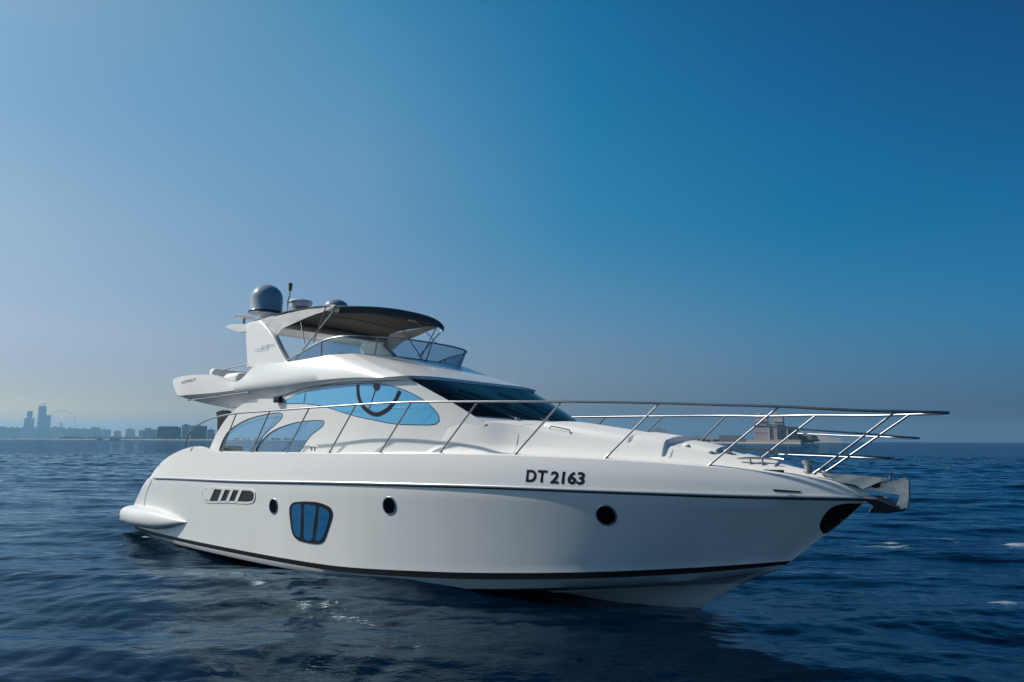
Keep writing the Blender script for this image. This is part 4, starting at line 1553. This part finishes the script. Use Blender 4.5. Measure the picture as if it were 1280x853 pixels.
fr = single('window_frame', lambda b: stroke(b, UL, .075, cab_side, .014, .02), M['black'], sw)
single('window_divider', lambda b: stroke(b, [(8.36, 2.90), (8.45, 3.13), (8.54, 3.385)], .014, cab_side, .012, .01), M['black'], sw)
single('window_divider', lambda b: stroke(b, [(6.22, 3.13), (6.26, 3.33)], .012, cab_side, .012, .01), M['black'], sw)
single('window_catch', lambda b: slab(b, closed([(8.45, 3.385), (8.62, 3.38), (8.60, 3.30), (8.50, 3.285)], 16), (), cab_side, .016, .02, 9), M['rubber'], sw)
both('deck_camera', lambda b: box(b, 5.18, 5.42, -1.93, -1.84, 3.15, 3.29, .02), M['black'], yacht)
single('pillar_cover', lambda b: slab(b, [(2.43, 3.02), (2.73, 3.06), (3.03, 2.98), (2.86, 2.80), (2.68, 2.60), (2.56, 2.56), (2.52, 2.83)], (), None, 0, .16, 9, flat_y=-1.80), M['black'], yacht)
single('cockpit_bulkhead', lambda b: box(b, 7.22, 7.30, -1.78, 1.78, 1.95, 3.42), M['dark_glass'], yacht)
single('cockpit_seat', lambda b: (box(b, 1.75, 2.35, -1.5, -.75, 1.75, 2.06, .05, 3), box(b, 1.70, 1.92, -1.5, -.75, 1.8, 2.23, .06, 3)), M['brown'], yacht)


def ws_pt(f, t, lift=.0):
    """a point on the windshield: f = -1 starboard .. 1 port, t = 0 sill .. 1 roof"""
    k = 49 + (f + 1) / 2 * (len(R0) - 99)
    i = min(int(k), len(R0) - 2)
    w_ = k - i
    a = Vector(R0[i]) * (1 - w_) + Vector(R0[i + 1]) * w_
    b_ = Vector(R1[i]) * (1 - w_) + Vector(R1[i + 1]) * w_
    p = a * (1 - t) + b_ * t
    w = max(0.0, min(1.0, (p.x - 9.0) / 1.5))
    p.x += .05 * math.sin(math.pi * t) * w + .012 + lift * .6
    p.z += .010 + lift * .8
    return p


for f0, f1, t1, g0, g1, h0, h1 in ((-.50, -.90, .50, -1.02, -.70, .62, .42), (-.02, -.48, .55, -.62, -.26, .72, .36), (.50, .15, .55, -.02, .34, .72, .40)):
    wp = single('wiper', lambda b: tube(b, [ws_pt(f0, -.02, .03), ws_pt((f0 + f1) / 2, t1 * .55, .05), ws_pt(f1, t1, .03)], [.014, .012, .008], 6), M['steel'], yacht)
    single('wiper_blade', lambda b: tube(b, [ws_pt(g0 + (g1 - g0) * q, h0 + (h1 - h0) * q, .018) for q in np.linspace(0, 1, 7)], .009, 6), M['black'], wp)
    single('wiper_motor', lambda b: lathe(b, [(.05, -.03), (.05, .03), (.03, .05)], ws_pt(f0, -.02, .0), 14), M['dull_steel'], wp)

# ------------------------------------------------------------------ foredeck
def pad(bm, x0, x1, w0, w1, h, lift=.0):
    rows = []
    for x in np.concatenate([np.linspace(x0, x0 + .08, 6), np.linspace(x0 + .12, x1 - .12, 14), np.linspace(x1 - .08, x1, 6)]):
        t = (x - x0) / (x1 - x0)
        end = max(0.0, 1 - ((abs(t - .5) * 2) ** 40))
        w = (w0 + (w1 - w0) * t) * (.93 + .07 * end ** .5)
        r = []
        for s_ in np.sin(np.linspace(-1, 1, 25) * math.pi / 2):
            prof = max(0.0, 1 - abs(s_) ** 26) ** .5
            y = s_ * w
            r.append((x, y, deck_z(x, y) + lift + h * prof * end ** .35 - .012))
        rows.append(r)
    grid(bm, rows)
    bmesh.ops.recalc_face_normals(bm, faces=bm.faces)
    if sum(f.normal.z for f in bm.faces) < 0:
        bmesh.ops.reverse_faces(bm, faces=bm.faces[:])


single('sun_pad', lambda b: pad(b, 11.75, 13.33, .86, .70, .075), M['cushion'], yacht, 60)
single('sun_pad_headrest', lambda b: pad(b, 13.35, 13.86, .69, .64, .095), M['cushion'], yacht, 60)
hatch = single('foredeck_hatch', lambda b: pad(b, 14.02, 14.55, .36, .32, .06), M['plastic'], yacht, 60)
single('hatch_hinge', lambda b: box(b, 14.60, 14.70, -.22, -.14, deck_z(14.65, -.18), deck_z(14.65, -.18) + .05, .01), M['steel'], hatch)
single('locker_lid', lambda b: pad(b, 14.85, 15.35, .24, .18, .035), M['deck'], yacht, 60)


def cleat(name, x, y, ang, ln):
    z = max(deck_z(x, y), 1.85)

    def bld(b):
        ca, sa = math.cos(ang), math.sin(ang)
        tube(b, [(x + ca * q * ln, y + sa * q * ln, z + .085 - .01 * abs(q * 2) ** 3) for q in np.linspace(-.5, .5, 9)], [.010, .014, .016, .016, .016, .016, .016, .014, .010], 8)
        for q in (-.16, .16):
            tube(b, [(x + ca * q * ln, y + sa * q * ln, z - .01), (x + ca * q * ln, y + sa * q * ln, z + .08)], .014, 8)
    return single(name, bld, M['dull_steel'], yacht)


cleat('bow_cleat', 15.10, -.24, .35, .50)
cleat('bow_cleat', 15.10, .24, -.35, .50)
single('deck_chock', lambda b: box(b, 15.24, 15.52, -.345, -.325, deck_z(15.35, -.3) - .02, deck_z(15.35, -.3) + .022, .006), M['black'], yacht)
cleat('spring_cleat', 7.0, -2.06, .0, .34)
for q in bpy.data.objects:
    if q.name.startswith('spring_cleat'):
        q.location.z = 2.16 - max(deck_z(7.0, -2.06), 1.85)
wl = single('windlass', lambda b: lathe(b, [(.10, 1.94), (.10, 2.0), (.06, 2.02), (.055, 2.09), (.085, 2.12), (.085, 2.15), (.03, 2.165)], (15.72, .0, 0), 20), M['dull_steel'], yacht)
single('chain_stopper', lambda b: (box(b, 15.86, 16.08, -.04, .04, 1.93, 1.975, .01), box(b, 15.92, 16.0, -.07, .07, 1.96, 2.02, .01)), M['steel'], yacht)



def on_deck(pts, lift=.002):
    return [(x, y, deck_z(x, y) + lift) for x, y in pts]


single('deck_seam', lambda b: tube(b, on_deck([(11.55, -1.42 + .05 * q) for q in range(12)], -.001), .0035, 5), M['dull_steel'], yacht)
single('deck_seam', lambda b: tube(b, on_deck([(13.95 + .01 * q, -.62 + .10 * q) for q in range(13)], -.001), .0035, 5), M['dull_steel'], yacht)
for s_ in (-1, 1):
    single('grab_rail', lambda b: tube(b, [(12.0, s_ * .98, deck_z(12.0, s_ * .98)), (12.03, s_ * .98, deck_z(12, s_ * .98) + .045), (12.36, s_ * .935, deck_z(12.36, s_ * .93) + .045), (12.39, s_ * .93, deck_z(12.39, s_ * .93))], .009, 6), M['black'], yacht)
for hx in (14.10, 14.47):
    single('hatch_latch', lambda b: box(b, hx - .03, hx + .03, -.37, -.33, deck_z(hx, -.35), deck_z(hx, -.35) + .035, .006), M['dull_steel'], hatch)

# bow roller and anchor
rol = single('bow_roller', lambda b: box(b, 15.95, 16.42, -.10, .10, 1.865, 1.885, .006), M['dull_steel'], yacht)
CHK = [(15.95, 1.99), (16.17, 1.985), (16.665, 1.955), (16.685, 1.925), (16.62, 1.89), (16.44, 1.805), (16.36, 1.855), (16.1, 1.90)]
for y in (-.125, .113):
    single('roller_cheek', lambda b: plate(b, CHK, y, y + .012), M['dull_steel'], rol)
single('roller_wheel', lambda b: lathe(b, [(.045, -.10), (.045, -.05), (.03, 0), (.045, .05), (.045, .10)], (16.58, 0, 1.87), 18, 'Y'), M['rubber'], rol)
anc = single('anchor', lambda b: plate(b, [(16.30, 1.90), (16.45, 1.895), (16.66, 1.885), (16.76, 1.91), (16.87, 1.95), (16.93, 1.97), (16.96, 1.93), (16.955, 1.75), (16.93, 1.605), (16.84, 1.58), (16.80, 1.61), (16.855, 1.75), (16.76, 1.765), (16.61, 1.79), (16.43, 1.815)], -.045, .045), M['dull_steel'], yacht)


M['galv'] = mat('galvanised iron', (.15, .155, .165), .5, metal=.6, vary=(14, .3))
for s_ in (1, -1):
    def blade(b):
        top_ = [(16.90, 0, 1.590), (16.78, s_ * .10, 1.640), (16.62, s_ * .19, 1.715), (16.475, s_ * .215, 1.725), (16.56, s_ * .12, 1.625), (16.47, s_ * .02, 1.535), (16.70, 0, 1.545)]
        va = [b.verts.new(p) for p in top_]
        vb = [b.verts.new((p[0], p[1] + s_ * .006, p[2] - .028)) for p in top_]
        b.faces.new(va)
        b.faces.new(vb[::-1])
        for i_ in range(len(va)):
            j_ = (i_ + 1) % len(va)
            b.faces.new([va[i_], vb[i_], vb[j_], va[j_]])
        bmesh.ops.recalc_face_normals(b, faces=b.faces)
    single('anchor_fluke', blade, M['galv'], anc, 20)
single('anchor_shackle', lambda b: tube(b, [(16.74, -.03, 1.90), (16.745, -.03, 1.99), (16.77, 0, 2.02), (16.745, .03, 1.99), (16.74, .03, 1.90)], .009, 6), M['steel'], anc)

# ------------------------------------------------------------------ rails
RAIL = [(2.02, -2.26, 2.19), (2.06, -2.28, 2.32), (2.30, -2.30, 2.56), (2.7, -2.31, 2.71), (3.2, -2.31, 2.82), (4.2, -2.31, 2.91), (5.7, -2.31, 2.94), (7.5, -2.25, 2.975), (9.6, -2.06, 3.01), (11.1, -1.81, 2.99), (12.6, -1.48, 2.96),
        (14.0, -1.06, 2.92), (14.9, -.84, 2.88), (15.6, -.68, 2.85), (16.35, -.50, 2.80), (16.9, -.33, 2.775), (17.28, -.17, 2.765), (17.42, -.06, 2.765), (17.44, 0, 2.765)]


def sag(P):
    return [(x, -y, z - .075 * max(0, min(1, (17.2 - x) / 2.5)) * min(1, abs(y) / .4)) for x, y, z in P]


RS = catmull(RAIL, 130)
RP = np.array(sag(RS))
rail = single('bow_rail', lambda b: tube(b, np.vstack([RS, RP[::-1][1:]]), .0185, 10), M['steel'], yacht, 60)


def rail_at(P, x):
    i = np.argmin(abs(P[:, 0] - x))
    return tuple(P[i])


FEET = [(3.56, -2.17), (4.91, -2.18), (6.23, -2.17), (7.61, -2.12), (8.98, -2.0), (10.33, -1.82), (11.75, -1.55), (13.19, -1.16), (14.58, -.70), (15.87, -.20)]
TOPS = [4.34, 5.75, 7.11, 8.44, 9.79, 11.15, 12.6, 14.04, 15.61, 16.91]
for (fx, fy), tx in zip(FEET, TOPS):
    for s_, P in ((1, RS), (-1, RP)):
        tp = rail_at(P, tx)
        g = max(.05, b_gun(fx) - .06)
        ft = (fx, -min(abs(fy), g) * s_, z_gun(fx) + .015)
        if fx > 14:
            ft = (fx, ft[1], max(deck_z(fx, ft[1]), z_gun(fx)) - .01)
        st_ = single('stanchion', lambda b: tube(b, [ft, tp], .0145, 8), M['steel'], rail, 60)
        d = (Vector(tp) - Vector(ft)).normalized()
        single('stanchion_foot', lambda b: tube(b, [Vector(ft) - d * .01, Vector(ft) + d * .05, Vector(ft) + d * .10], [.026, .022, .0155], 10), M['dull_steel'], st_, 60)
for pts in ([(15.31, -.76, 2.60), (15.98, -.62, 2.545), (16.6, -.45, 2.50), (16.95, -.30, 2.465), (17.07, -.12, 2.46), (17.09, 0, 2.46)],
            [(15.0, -.80, 2.30), (15.87, -.60, 2.255), (16.45, -.42, 2.225), (16.68, -.25, 2.215), (16.77, -.1, 2.21), (16.785, 0, 2.21)]):
    A_ = catmull(pts, 40)
    B_ = np.array(sag(A_))
    single('lower_rail', lambda b: tube(b, np.vstack([A_, B_[::-1][1:]]), .0115, 8), M['steel'], rail, 60)
